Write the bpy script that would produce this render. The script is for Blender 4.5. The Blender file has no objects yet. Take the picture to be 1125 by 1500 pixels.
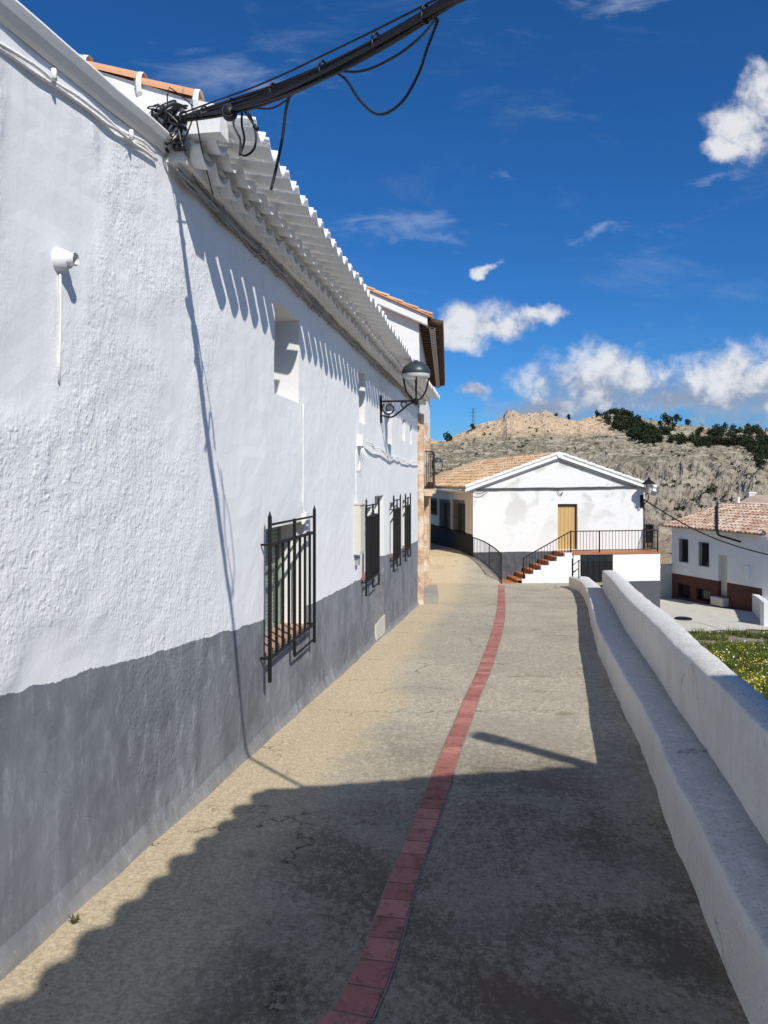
import bpy, math, random
from mathutils import Vector, noise, Matrix
R = random.Random(7)
sc = bpy.context.scene
COL = sc.collection
F = 1083.0; HZ = 704.0; CX = 562.5; EYE = 1.76
def px(x, y, Y):            # a point seen at photo position x,y at distance Y
    return Vector(((x-CX)/F*Y, Y, EYE-(y-HZ)/F*Y))

# ------------------------------------------------------------ node helpers
class NT:
    def __init__(s, tree): s.t = tree; s.n = tree.nodes; s.l = tree.links
    def new(s, typ, **kw):
        n = s.n.new(typ)
        for k, v in kw.items(): setattr(n, k, v)
        return n
    def set(s, sock, v):
        if isinstance(v, bpy.types.NodeSocket): s.l.new(v, sock)
        elif v is not None:
            if isinstance(v, (int, float)) or len(v) == 3 and sock.type == 'VECTOR': sock.default_value = v
            else: sock.default_value = (*v[:3], 1.0) if sock.type == 'RGBA' else v
    def math(s, op, a, b=None, c=None, clamp=False):
        n = s.new('ShaderNodeMath', operation=op, use_clamp=clamp)
        s.set(n.inputs[0], a)
        if b is not None: s.set(n.inputs[1], b)
        if c is not None: s.set(n.inputs[2], c)
        return n.outputs[0]
    def vmath(s, op, a, b=None, scale=None):
        n = s.new('ShaderNodeVectorMath', operation=op)
        s.set(n.inputs[0], a)
        if b is not None: s.set(n.inputs[1], b)
        if scale is not None: s.set(n.inputs['Scale'], scale)
        return n.outputs['Value'] if op in ('LENGTH', 'DOT_PRODUCT', 'DISTANCE') else n.outputs[0]
    def noise(s, vec, scale, detail=4, rough=.55, dist=0.0, out='Fac'):
        n = s.new('ShaderNodeTexNoise'); s.set(n.inputs['Vector'], vec)
        n.inputs['Scale'].default_value = scale; n.inputs['Detail'].default_value = detail
        n.inputs['Roughness'].default_value = rough; n.inputs['Distortion'].default_value = dist
        return n.outputs['Fac'] if out == 'Fac' else n.outputs['Color']
    def voro(s, vec, scale, feature='F1', out='Distance', rnd=1.0):
        n = s.new('ShaderNodeTexVoronoi', feature=feature); s.set(n.inputs['Vector'], vec)
        n.inputs['Scale'].default_value = scale; n.inputs['Randomness'].default_value = rnd
        return n.outputs[out]
    def ramp(s, f, a, b, lo=0.0, hi=1.0, smooth=True):
        n = s.new('ShaderNodeMapRange', interpolation_type='SMOOTHSTEP' if smooth else 'LINEAR')
        s.set(n.inputs[0], f); s.set(n.inputs[1], a); s.set(n.inputs[2], b); s.set(n.inputs[3], lo); s.set(n.inputs[4], hi)
        return n.outputs[0]
    def mix(s, f, a, b, blend='MIX'):
        n = s.new('ShaderNodeMix', data_type='RGBA', blend_type=blend)
        s.set(n.inputs[0], f); s.set(n.inputs[6], a); s.set(n.inputs[7], b)
        return n.outputs[2]
    def pos(s): return s.new('ShaderNodeNewGeometry').outputs['Position']
    def scalev(s, v, sc3):
        return s.vmath('MULTIPLY', v, sc3)
    def bump(s, h, strength, dist, normal=None):
        n = s.new('ShaderNodeBump'); s.set(n.inputs['Height'], h)
        n.inputs['Strength'].default_value = strength; n.inputs['Distance'].default_value = dist
        if normal is not None: s.l.new(normal, n.inputs['Normal'])
        return n.outputs[0]
def mat(name, fn, rough=.85, metal=0.0, spec=.3):
    m = bpy.data.materials.new(name); m.use_nodes = True
    t = NT(m.node_tree); b = m.node_tree.nodes['Principled BSDF']
    b.inputs['Roughness'].default_value = rough; b.inputs['Metallic'].default_value = metal
    b.inputs['Specular IOR Level'].default_value = spec
    r = fn(t)
    col, nrm = r[0], r[1] if len(r) > 1 else None
    t.set(b.inputs['Base Color'], col)
    if nrm is not None: t.l.new(nrm, b.inputs['Normal'])
    if len(r) > 2 and r[2] is not None: t.set(b.inputs['Roughness'], r[2])
    return m

# ------------------------------------------------------------ materials
def plaster(white=(.80, .80, .79), dado=None, dcol=(.165, .172, .185), lump=1.0, dirty=.10, dz=None, coarse=0.0):
    def fn(t):
        p = t.pos()
        n1 = t.noise(p, .9, 3, .5); n2 = t.noise(p, 7, 5, .6); n3 = t.noise(p, 38, 4, .65)
        # trowelled patches: some areas rough, some smooth
        patch = t.ramp(t.noise(p, .55, 3, .5, .6), .42, .58)
        pz = t.scalev(p, (1, 1, .35))
        streak = t.noise(pz, 9, 4, .6)
        w = t.mix(t.ramp(n1, .45, .75, 0, dirty*2.4), white, (.66, .66, .63))
        w = t.mix(t.ramp(streak, .55, .8, 0, dirty), w, (.50, .50, .47))
        # hairline cracks
        pd = t.vmath('ADD', p, t.vmath('SCALE', t.noise(p, 2.5, 4, .6, out='Color'), scale=.30))
        cr = t.ramp(t.voro(pd, .38, 'DISTANCE_TO_EDGE'), .0, .003, 1, 0)
        cmask = t.math('MULTIPLY', cr, t.ramp(t.noise(p, 1.1, 2), .55, .62))
        w = t.mix(t.math('MULTIPLY', cmask, .35), w, (.3, .3, .29))
        h = t.math('ADD', t.math('MULTIPLY', n2, 1.0), t.math('MULTIPLY', n3, .42))
        h = t.math('ADD', h, t.math('MULTIPLY', streak, .8))
        if coarse:
            s0 = t.new('ShaderNodeSeparateXYZ'); t.l.new(p, s0.inputs[0])
            patch = t.math('MULTIPLY', patch, t.ramp(t.math('ADD', s0.outputs[1], t.math('MULTIPLY', t.noise(p, .8, 3), 1.5)), 7.2, 4.9, .35, 1))
        h = t.math('MULTIPLY', h, t.ramp(patch, 0, 1, .25, 1.0+coarse))
        blob = t.ramp(t.voro(t.vmath('ADD', p, t.vmath('SCALE', t.noise(p, 9, 3, .6, out='Color'), scale=.12)), 22), .1, .5, .5, 0)
        h = t.math('ADD', h, t.math('MULTIPLY', blob, t.ramp(patch, .3, 1, 0, .55*(.4+coarse))))
        h = t.math('SUBTRACT', h, t.math('MULTIPLY', cmask, .15))
        col = w
        if dado is not None:
            sx = t.new('ShaderNodeSeparateXYZ'); t.l.new(p, sx.inputs[0])
            fc = t.new('ShaderNodeFloatCurve'); cm = fc.mapping; c = cm.curves[0]
            lo, hi, zlo, zhi = dado['range']
            t.set(fc.inputs['Value'], t.ramp(sx.outputs[dado.get('axis', 1)], lo, hi, smooth=False))
            pts = dado['pts']
            while len(c.points) < len(pts): c.points.new(.5, .5)
            for q, (a, b) in zip(c.points, pts):
                q.location = ((a-lo)/(hi-lo), (b-zlo)/(zhi-zlo)); q.handle_type = 'VECTOR'
            cm.update()
            z = t.math('MULTIPLY_ADD', fc.outputs[0], zhi-zlo, zlo)
            z = t.math('ADD', z, t.math('MULTIPLY', t.math('SUBTRACT', t.noise(p, 3.5, 5, .7), .5), .09))
            isd = t.math('LESS_THAN', sx.outputs[2], z)
            g = t.mix(t.ramp(t.noise(pz, 2.2, 4, .6), .3, .75), dcol, tuple(v*1.45 for v in dcol))
            g = t.mix(t.ramp(t.noise(pz, 10, 6, .75), .48, .75, 0, .65), g, tuple(v*2.4 for v in dcol))
            g = t.mix(t.ramp(t.noise(p, 26, 4, .7), .66, .74, 0, .5), g, (.4, .4, .4))
            g = t.mix(t.math('MULTIPLY', cmask, .0), g, (.05, .05, .05))
            g = t.mix(t.ramp(t.noise(p, 1.6, 5, .7), .50, .66, 0, .5), g, tuple(v*.62 for v in dcol))
            hg = t.math('ADD', sx.outputs[2], t.math('MULTIPLY', sx.outputs[1], .075))
            dust = t.math('MULTIPLY', t.ramp(t.math('ADD', hg, t.math('MULTIPLY', t.noise(p, 5, 4, .7), .20)), .22, .06), .30)
            g = t.mix(dust, g, (.40, .35, .27))
            col = t.mix(isd, col, g)
            drip = t.math('MULTIPLY', t.ramp(t.noise(t.scalev(p, (7, 7, .5)), 1.3, 4, .6), .58, .72), t.ramp(sx.outputs[2], 1.5, 3.9, .03, .30))
            col = t.mix(drip, col, (.52, .50, .45))
        return col, t.bump(h, .65, .016*lump)
    return fn
dadoB = dict(range=(-6, 22, -2, 3), pts=[(-6, 1.6), (2.98, .885), (4.5, .74), (6.45, .55), (8.2, .41), (10.9, .31), (12.2, .30), (12.9, .42), (14.3, .36), (19, .22), (22, .2)])
M = {}

M['wallB'] = mat('lime_plaster', plaster(dado=dadoB, lump=.85, coarse=.5), .9, spec=.15)
M['wallA'] = M['wallB']
M['white'] = mat('white_paint', plaster(white=(.76, .76, .74), dirty=.08, lump=.5), .9, spec=.15)
def parapet(t):
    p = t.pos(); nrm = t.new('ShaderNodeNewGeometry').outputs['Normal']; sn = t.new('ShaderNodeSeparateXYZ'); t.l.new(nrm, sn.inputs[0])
    n1 = t.noise(p, 2.2, 5, .6); n2 = t.noise(p, 13, 6, .65); n3 = t.noise(p, 55, 5, .7); st = t.noise(t.scalev(p, (5, 5, .8)), 2.0, 5, .6)
    w = t.mix(t.ramp(n1, .38, .7), (.84, .82, .77), (.76, .735, .68))
    w = t.mix(t.ramp(st, .54, .78, 0, .30), w, (.52, .49, .42))
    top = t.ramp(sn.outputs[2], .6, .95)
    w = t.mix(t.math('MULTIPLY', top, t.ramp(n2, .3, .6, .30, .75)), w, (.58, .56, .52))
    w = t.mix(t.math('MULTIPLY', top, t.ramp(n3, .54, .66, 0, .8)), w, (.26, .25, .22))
    w = t.mix(t.ramp(n3, .62, .72, 0, .35), w, (.35, .33, .28))
    pd = t.vmath('ADD', p, t.vmath('SCALE', t.noise(p, 3, 5, .65, out='Color'), scale=.35))
    cr = t.math('MULTIPLY', t.ramp(t.voro(pd, .75, 'DISTANCE_TO_EDGE'), 0, .005, 1, 0), t.ramp(t.noise(p, 1.3, 2), .56, .62))
    w = t.mix(t.math('MULTIPLY', cr, .5), w, (.16, .15, .13))
    h = t.math('ADD', t.math('MULTIPLY', n2, 1.2), t.math('MULTIPLY', n3, .45)); h = t.math('ADD', h, t.math('MULTIPLY', st, .8))
    h = t.math('SUBTRACT', h, cr)
    return w, t.bump(h, .9, .018)
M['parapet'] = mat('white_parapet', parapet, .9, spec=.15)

def far_plaster(t):
    p = t.pos()
    w = (.73, .73, .71)
    sx = t.new('ShaderNodeSeparateXYZ'); t.l.new(p, sx.inputs[0])
    patch = t.ramp(t.noise(t.scalev(p, (1, 1, 1.1)), .75, 4, .55, .3),   .50, .58)
    up = t.ramp(sx.outputs[2], -.9, 1.4, .15, 1)
    col = t.mix(t.math('MULTIPLY', t.math('MULTIPLY', patch, up), .6), w, (.46, .45, .41))
    col = t.mix(t.ramp(t.noise(p, 12, 5, .7), .55, .8, 0, .25), col, (.5, .5, .46))
    # charcoal dado, taller to the left
    zz = t.math('MULTIPLY_ADD', t.noise(p, 2, 3), .05, -1.03)
    isd = t.math('LESS_THAN', sx.outputs[2], zz)
    g = t.mix(t.ramp(t.noise(p, 5, 5, .6), .3, .7), (.065, .07, .08), (.11, .115, .125))
    col = t.mix(isd, col, g)
    return col, t.bump(t.noise(p, 14, 5, .6), .5, .02)
M['far'] = mat('patched_white_plaster', far_plaster, .9, spec=.15)
def side_plaster(t):
    p = t.pos(); sx = t.new('ShaderNodeSeparateXYZ'); t.l.new(p, sx.inputs[0])
    isd = t.math('LESS_THAN', sx.outputs[2], t.math('MULTIPLY_ADD', t.noise(p, 2, 3), .03, -.34))
    return t.mix(isd, t.mix(t.noise(p, 3, 4), (.66, .645, .60), (.76, .745, .70)), (.035, .036, .04)), t.bump(t.noise(p, 14, 5, .6), .4, .02)  # dado taller than the front's and blackened: the side's shade in its colour
M['farside'] = mat('side_plaster_with_dark_base', side_plaster, .9, spec=.15)
def plat_plaster(t):
    p = t.pos(); sx = t.new('ShaderNodeSeparateXYZ'); t.l.new(p, sx.inputs[0])
    col = t.mix(t.ramp(t.noise(t.scalev(p, (1, 1, .3)), 3, 4, .6), .5, .8, 0, .4), (.80, .80, .78), (.6, .6, .57))
    isd = t.math('LESS_THAN', sx.outputs[2], t.math('MULTIPLY_ADD', t.noise(p, 2, 3), .05, -2.12))
    col = t.mix(isd, col, (.09, .095, .105))
    return col, t.bump(t.noise(p, 14, 5, .6), .5, .02)
M['plat'] = mat('platform_plaster', plat_plaster, .9, spec=.15)
def dhouse(t):
    p = t.pos(); sx = t.new('ShaderNodeSeparateXYZ'); t.l.new(p, sx.inputs[0])
    col = t.mix(t.ramp(t.noise(p, 1.5, 4, .6), .4, .8, 0, .3), (.78, .78, .76), (.6, .6, .57))
    isd = t.math('LESS_THAN', sx.outputs[2], -2.98)
    br = t.mix(t.noise(p, 6, 4, .6), (.085, .038, .03), (.14, .062, .048))
    return t.mix(isd, col, br), t.bump(t.noise(p, 14, 5, .6), .4, .02)
M['dhouse'] = mat('plaster_with_brick_red_base', dhouse, .9, spec=.15)
def chouse(t):
    p = t.pos(); sx = t.new('ShaderNodeSeparateXYZ'); t.l.new(p, sx.inputs[0])
    st = t.mix(t.ramp(t.noise(p, 2.2, 5, .65), .35, .65), (.46, .27, .14), (.72, .60, .47))
    e = t.ramp(t.voro(t.scalev(p, (1, 1, 1.6)), 2.4, 'DISTANCE_TO_EDGE'), 0, .03, 1, 0)
    st = t.mix(e, st, (.62, .58, .5))
    return st, t.bump(t.math('SUBTRACT', t.noise(p, 9, 5, .6), e), .6, .03)
M['ochre'] = mat('ochre_stone', chouse, .9, spec=.15)

def road(t):
    p = t.pos(); sx = t.new('ShaderNodeSeparateXYZ'); t.l.new(p, sx.inputs[0])
    X, Y = sx.outputs[0], sx.outputs[1]
    dw = t.math('ADD', t.math('SUBTRACT', X, t.math('MULTIPLY', Y, .151)), 2.0)    # distance from the left wall
    away0 = t.ramp(dw, .5, 1.3, .25, 1)
    big = t.noise(p, .55, 4, .55, .4); med = t.noise(p, 3.2, 6, .65); fine = t.noise(p, 45, 6, .75); grit = t.noise(p, 160, 3, .7)
    base = t.mix(t.ramp(big, .35, .68), (.56, .50, .38), (.43, .39, .305))
    base = t.mix(t.ramp(med, .35, .72, 0, .65), base, (.62, .545, .40))
    # smoother sandy strip beside the wall
    edge = t.math('ADD', dw, t.math('MULTIPLY', t.math('SUBTRACT', t.noise(p, .7, 3), .5), 1.1))
    strip = t.ramp(edge, .62, 1.05, 1, 0)
    base = t.mix(t.math('MULTIPLY', strip, .8), base, (.68, .545, .335))
    # light worn band in the middle of the lane
    sp = t.noise(t.scalev(p, (1.4, 1, 1)), 14, 6, .8); base = t.mix(t.math('MULTIPLY', t.ramp(sp, .44, .60), t.math('MULTIPLY', away0, .55)), base, (.24, .21, .16))
    base = t.mix(t.ramp(sp, .46, .33, 0, .5), base, (.72, .66, .52))
    # gritty exposed aggregate
    base = t.mix(t.ramp(fine, .38, .60, .50, 0), base, (.20, .175, .135))
    base = t.mix(t.ramp(fine, .58, .75, 0, .45), base, (.70, .64, .50))
    base = t.mix(t.ramp(grit, .30, .45, .5, 0), base, (.19, .17, .135))
    # dark lichen blotches, denser near and right, deepening the foreground shade in the colour
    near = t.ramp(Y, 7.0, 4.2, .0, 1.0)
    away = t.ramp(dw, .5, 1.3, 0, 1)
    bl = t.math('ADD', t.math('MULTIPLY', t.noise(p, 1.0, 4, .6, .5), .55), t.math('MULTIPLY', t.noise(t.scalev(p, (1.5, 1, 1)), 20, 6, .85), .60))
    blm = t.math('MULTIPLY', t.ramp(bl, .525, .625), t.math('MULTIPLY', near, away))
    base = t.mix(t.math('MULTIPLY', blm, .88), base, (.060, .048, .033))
    base = t.mix(t.math('MULTIPLY', near, t.math('MULTIPLY', away, .50)), base, (.19, .15, .10))  # overall near darkening: foreground shade put into the road colour
    bl2 = t.math('ADD', t.math('MULTIPLY', t.noise(p, .8, 3, .55), .65), t.math('MULTIPLY', t.noise(t.scalev(p, (1.5, 1, 1)), 34, 4, .85), .4))
    far = t.math('MULTIPLY', t.ramp(bl2, .52, .63), t.math('MULTIPLY', away, .55))
    base = t.mix(far, base, (.30, .27, .215))
    # reddish and mossy tints
    base = t.mix(t.math('MULTIPLY', t.ramp(t.noise(p, 1.9, 3, .5), .60, .70), t.math('MULTIPLY', near, .45)), base, (.20, .11, .085))
    base = t.mix(t.math('MULTIPLY', t.ramp(t.noise(t.vmath('ADD', p, (7, 3, 0)), 2.1, 4, .6), .62, .72), t.math('MULTIPLY', t.ramp(X, .7, 1.2), .45)), base, (.10, .11, .035))
    # cracks
    pd = t.vmath('ADD', p, t.vmath('SCALE', t.noise(p, 3, 5, .65, out='Color'), scale=.55))
    cr = t.ramp(t.voro(t.scalev(pd, (.55, 1, 1)), .62, 'DISTANCE_TO_EDGE'), 0, .0045, 1, 0)
    cm = t.math('MULTIPLY', cr, t.ramp(t.noise(p, .9, 2), .46, .54))
    base = t.mix(t.math('MULTIPLY', cm, .8), base, (.035, .03, .026))
    h = t.math('ADD', t.math('MULTIPLY', fine, .6), t.math('MULTIPLY', med, .8))
    h = t.math('ADD', h, t.math('MULTIPLY', grit, .3))
    h = t.math('SUBTRACT', h, t.math('MULTIPLY', cm, .8))
    return base, t.bump(h, .6, .012)
M['road'] = mat('worn_concrete', road, .92, spec=.15)
def tilered(t):
    p = t.pos(); at = t.new('ShaderNodeAttribute', attribute_name='tint').outputs['Fac']
    c = t.mix(at, (.33, .12, .098), (.49, .215, .18))
    c = t.mix(t.ramp(t.noise(p, 30, 5, .7), .48, .75, 0, .5), c, (.40, .24, .19))
    c = t.mix(t.ramp(t.noise(p, 9, 5, .8), .48, .66, 0, .65), c, (.11, .055, .045))
    return c, t.bump(t.noise(p, 40, 5, .6), .5, .006)
M['redtile'] = mat('red_paving_tile', tilered, .8, spec=.2)
M['mortar'] = mat('pale_mortar', lambda t: (t.mix(t.noise(t.pos(), 25, 4, .7), (.15, .13, .10), (.36, .32, .25)), t.bump(t.noise(t.pos(), 60, 4), .5, .006)), .95, spec=.1)
def terracotta(c1, c2, c3, lich=.35):
    def fn(t):
        p = t.pos(); at = t.new('ShaderNodeAttribute', attribute_name='tint').outputs['Fac']
        c = t.mix(at, c1, c2)
        c = t.mix(t.ramp(t.noise(p, 4, 4, .65), .5, .72, 0, .8), c, c3)
        c = t.mix(t.ramp(t.noise(p, 17, 5, .7), .55, .72, 0, lich), c, (.40, .36, .29))
        c = t.mix(t.ramp(t.noise(p, 9, 5, .7), .60, .75, 0, .6), c, (.11, .08, .06))
        return c, t.bump(t.noise(p, 40, 4), .4, .01)
    return fn
M['roof'] = mat('terracotta_roof', terracotta((.46, .27, .145), (.72, .52, .33), (.38, .23, .13), .7), .85, spec=.2)
M['roofold'] = mat('weathered_roof_tiles', terracotta((.38, .22, .145), (.62, .49, .38), (.24, .16, .12), .7), .9, spec=.2)
M['rooforange'] = mat('orange_roof_tiles', terracotta((.60, .30, .16), (.70, .44, .27), (.50, .27, .16), .45), .85, spec=.2)
M['steptile'] = mat('terracotta_step_tile', terracotta((.36, .12, .045), (.48, .19, .08), (.27, .09, .04), .2), .6, spec=.35)
def flat(c, v=.15, s=8, b=.3, bd=.004):
    return lambda t: (t.mix(t.noise(t.pos(), s, 4, .6), tuple(x*(1-v) for x in c), tuple(min(1, x*(1+v)) for x in c)), t.bump(t.noise(t.pos(), s*6, 3), b, bd))
M['iron'] = mat('black_painted_iron', flat((.010, .010, .011), .3, 20), .6, .0, .25)
M['cableblack'] = mat('black_cable_sheath', flat((.014, .014, .016), .3, 20), .5, .0, .4)
M['cablegrey'] = mat('grey_cable_sheath', flat((.34, .33, .31), .35, 9), .7)
M['cabledark'] = mat('dark_grey_cable', flat((.08, .08, .08), .3, 9), .7)
M['eave'] = mat('whitewashed_tiles', flat((.82, .81, .78), .07, 7, .6, .01), .9, 0, .15)
M['door'] = mat('varnished_wood_door', lambda t: (t.mix(t.noise(t.scalev(t.pos(), (14, 14, 1.2)), 1, 4, .6), (.44, .28, .10), (.62, .42, .18)), t.bump(t.noise(t.scalev(t.pos(), (14, 14, 1)), 1, 3), .4, .01)), .55)
M['darkwood'] = mat('dark_brown_wood', flat((.085, .048, .03), .4, 6), .8)
M['glassdark'] = mat('dark_window_glass', flat((.012, .014, .016), .3, 2, .05), .12, 0, .6)
M['green'] = mat('green_slatted_blind', flat((.25, .31, .23), .15, 6), .55)
M['beigebox'] = mat('beige_meter_box', flat((.56, .54, .47), .06, 5), .6)
M['sill'] = mat('terracotta_sill', flat((.42, .25, .165), .3, 14), .7)
M['concrete'] = mat('pale_concrete', flat((.56, .53, .45), .2, 2.2, .5, .01), .9, 0, .15)
M['greystone'] = mat('grey_stone', flat((.33, .31, .27), .2, 3, .5, .01), .9, 0, .15)
M['cornice'] = mat('painted_cornice', flat((.78, .77, .73), .06, 4, .25, .004), .9, 0, .15)
M['lampglass'] = mat('lamp_glass', flat((.62, .62, .60), .05, 3, .02), .15, 0, .6)
M['lamphood'] = mat('dark_grey_lamp_hood', flat((.035, .045, .05), .2, 8), .4, 0, .5)
M['pipegrey'] = mat('dark_hole', flat((.02, .02, .02), .1, 8), .9)
M['steel'] = mat('dull_steel', flat((.30, .31, .32), .1, 8), .4, .8)

# ------------------------------------------------------------ mesh helpers
class MB:
    def __init__(s): s.v = []; s.f = []; s.t = []; s.m = []
    def add(s, vs, fs, tint=.5, mi=0):
        o = len(s.v); s.v += [tuple(v) for v in vs]
        for f in fs: s.f.append(tuple(i+o for i in f)); s.t.append(tint); s.m.append(mi)
    def box(s, o, ax, ay, az, tint=.5, mi=0):      # corner + 3 edge vectors
        o = Vector(o); ax = Vector(ax); ay = Vector(ay); az = Vector(az)
        c = [o, o+ax, o+ax+ay, o+ay]; c += [q+az for q in c]
        fs = [(0, 3, 2, 1), (4, 5, 6, 7), (0, 1, 5, 4), (1, 2, 6, 5), (2, 3, 7, 6), (3, 0, 4, 7)]
        if ax.cross(ay).dot(az) < 0: fs = [f[::-1] for f in fs]
        s.add(c, fs, tint, mi)
    def tube(s, pts, r, n=6, tint=.5, caps=True, r2=None, mi=0):
        pts = [Vector(p) for p in pts]; k = len(pts); vs = []; fs = []
        up = None
        for i, p in enumerate(pts):
            d = (pts[min(i+1, k-1)]-pts[max(i-1, 0)])
            if d.length < 1e-9: d = Vector((0, 0, 1))
            d.normalize()
            if up is None: up = Vector((0, 0, 1)) if abs(d.z) < .9 else Vector((1, 0, 0))
            a = d.cross(up)
            if a.length < 1e-4: a = d.cross(Vector((1, .3, .2)))
            a.normalize(); b = a.cross(d).normalized(); up = b
            rr = r if r2 is None else r+(r2-r)*i/max(1, k-1)
            for j in range(n):
                w = 2*math.pi*j/n; vs.append(p+a*math.cos(w)*rr+b*math.sin(w)*rr)
        for i in range(k-1):
            for j in range(n):
                fs.append((i*n+j, i*n+(j+1) % n, (i+1)*n+(j+1) % n, (i+1)*n+j))
        if caps: fs.append(tuple(range(n))[::-1]); fs.append(tuple((k-1)*n+j for j in range(n)))
        s.add(vs, fs, tint, mi)
    def lathe(s, prof, c, n=20, tint=.5, axis=None):      # prof (r,z)
        c = Vector(c); vs = []; fs = []
        for r, z in prof:
            for j in range(n):
                w = 2*math.pi*j/n; v = Vector((r*math.cos(w), r*math.sin(w), z))
                if axis is not None: v = axis @ v
                vs.append(c+v)
        for i in range(len(prof)-1):
            for j in range(n): fs.append((i*n+j, i*n+(j+1) % n, (i+1)*n+(j+1) % n, (i+1)*n+j))
        s.add(vs, fs, tint)
    def build(s, name, m, parent=None, smooth=False, loc=None):
        me = bpy.data.meshes.new(name)
        off = Vector((0, 0, 0))
        if parent is not None:
            off = parent.matrix_basis.translation.copy()
            if parent.parent: off += parent.parent.matrix_basis.translation
        elif loc is not None: off = Vector(loc)
        me.from_pydata([tuple(Vector(v)-off) for v in s.v], [], s.f)
        ms = m if isinstance(m, (list, tuple)) else [m]
        for q in ms: me.materials.append(q)
        if any(s.m): me.polygons.foreach_set('material_index', s.m)
        if smooth: me.polygons.foreach_set('use_smooth', [True]*len(me.polygons))
        at = me.attributes.new('tint', 'FLOAT', 'FACE'); at.data.foreach_set('value', s.t)
        me.update()
        o = bpy.data.objects.new(name, me); COL.objects.link(o)
        if parent is not None: o.parent = parent
        elif loc is not None: o.location = loc
        return o
def tag(o, label=None, cat=None, group=None, kind=None):
    for k, v in (('label', label), ('category', cat), ('group', group), ('kind', kind)):
        if v: o[k] = v
    return o
def thing(name, loc, label, cat, group=None):
    o = bpy.data.objects.new(name, None); o.empty_display_size = .2; COL.objects.link(o); o.location = loc
    return tag(o, label, cat, group)
def smoothpts(pts, n=8):
    pts = [Vector(p) for p in pts]; out = []
    for i in range(len(pts)-1):
        p0 = pts[max(i-1, 0)]; p1 = pts[i]; p2 = pts[i+1]; p3 = pts[min(i+2, len(pts)-1)]
        for k in range(n):
            t = k/n
            out.append(.5*((2*p1)+(p2-p0)*t+(2*p0-5*p1+4*p2-p3)*t*t+(3*p1-p0-3*p2+p3)*t**3))
    out.append(pts[-1]); return out
def lerp(a, b, t): return a+(b-a)*t
def interp(x, tab):
    if x <= tab[0][0]: return tab[0][1]
    for (a, b), (c, d) in zip(tab, tab[1:]):
        if x <= c: return b+(d-b)*(x-a)/(c-a)
    return tab[-1][1]
def sst(a, b, x):
    t = max(0, min(1, (x-a)/(b-a))); return t*t*(3-2*t)
def nz(x, y, z=0.0, s=1.0): return noise.noise(Vector((x*s, y*s, z*s)))

# ------------------------------------------------------------ heights
ZL = [(-10, .75), (19, -1.36), (22, -1.56), (25, -1.70), (26, -1.56), (28.5, -1.17), (31, -1.12), (37, -1.3), (60, -1.6)]
RAIL = [(3.43, 28.45, -1.17), (3.60, 27.9, -1.26), (3.76, 27.2, -1.37), (3.92, 26.2, -1.53), (4.0, 25.2, -1.69)]
def railx(Y): return interp(Y, [(25.2, 4.0), (26.2, 3.92), (27.2, 3.76), (27.9, 3.6), (28.5, 3.43), (60, 3.43)])
def g(X, Y):
    zr = -.075*Y
    z = zr
    if Y > 19:
        zl = interp(Y, ZL) + (0 if Y > 25 else 0)
        zl = lerp(zr, zl, sst(19, 22, Y))
        w = interp(Y, [(19, 3.2), (22, 2.6), (25.1, 1.0), (25.5, .06), (60, .06)])
        e = railx(Y)+.03
        z = lerp(zl, zr, sst(e-w*.5 if w > .5 else e, e+w*.5 if w > .5 else e+.06, X))
    return z + .012*nz(X, Y, 0, .9)
WX0, WT = -2.0, .151
N2 = Vector((.9888, -.1493, 0)); U2 = Vector((.1493, .9888, 0))
def wp(Y, z, w=0.0):            # point on the left wall line, w metres out into the street
    return Vector((WX0+WT*Y, Y, z))+N2*w
BENCH = [(-6, -.5), (1.0, .95), (2.7, 1.32), (3.3, 1.46), (4.36, 1.71), (5.07, 1.87), (5.85, 2.07), (7.45, 2.42), (9.04, 2.76), (10.9, 3.16), (13.2, 3.74), (15, 4.2), (17.4, 4.82), (20.5, 5.58), (23.4, 6.18), (25.8, 6.40), (27, 6.42)]
def bx(Y): return interp(Y, BENCH)
PJ = [(-6, -.2), (1.0, 1.22), (3.39, 1.75), (3.98, 1.90), (4.65, 2.06), (5.4, 2.24), (6.17, 2.42), (7.37, 2.72), (9.2, 3.15), (11.25, 3.65), (14.5, 4.5), (19.6, 5.78), (25, 6.9)]

# ------------------------------------------------------------ road
mb = MB()
rows = []
y = -5.0
while y < 46: rows.append(y); y += .1 if y < 12 else .16
NXR = 110
vs = []
for Y in rows:
    if Y < 19: xl = WX0+WT*Y-.25
    elif Y < 31: xl = .87+(Y-19)*.086-.3
    else: xl = 1.9-.3-(Y-31)*1.2
    xr = bx(Y)+.2 if Y < 25.8 else lerp(bx(25.8)+.2, 8.5, sst(25.8, 27, Y))
    for i in range(NXR+1):
        X = lerp(xl, xr, i/NXR); vs.append((X, Y, g(X, Y)))
W1 = NXR+1
fs = [(r*W1+i, r*W1+i+1, (r+1)*W1+i+1, (r+1)*W1+i) for r in range(len(rows)-1) for i in range(NXR)]
mb.add(vs, fs)
tag(mb.build('road', M['road'], smooth=True), kind='structure')

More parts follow.
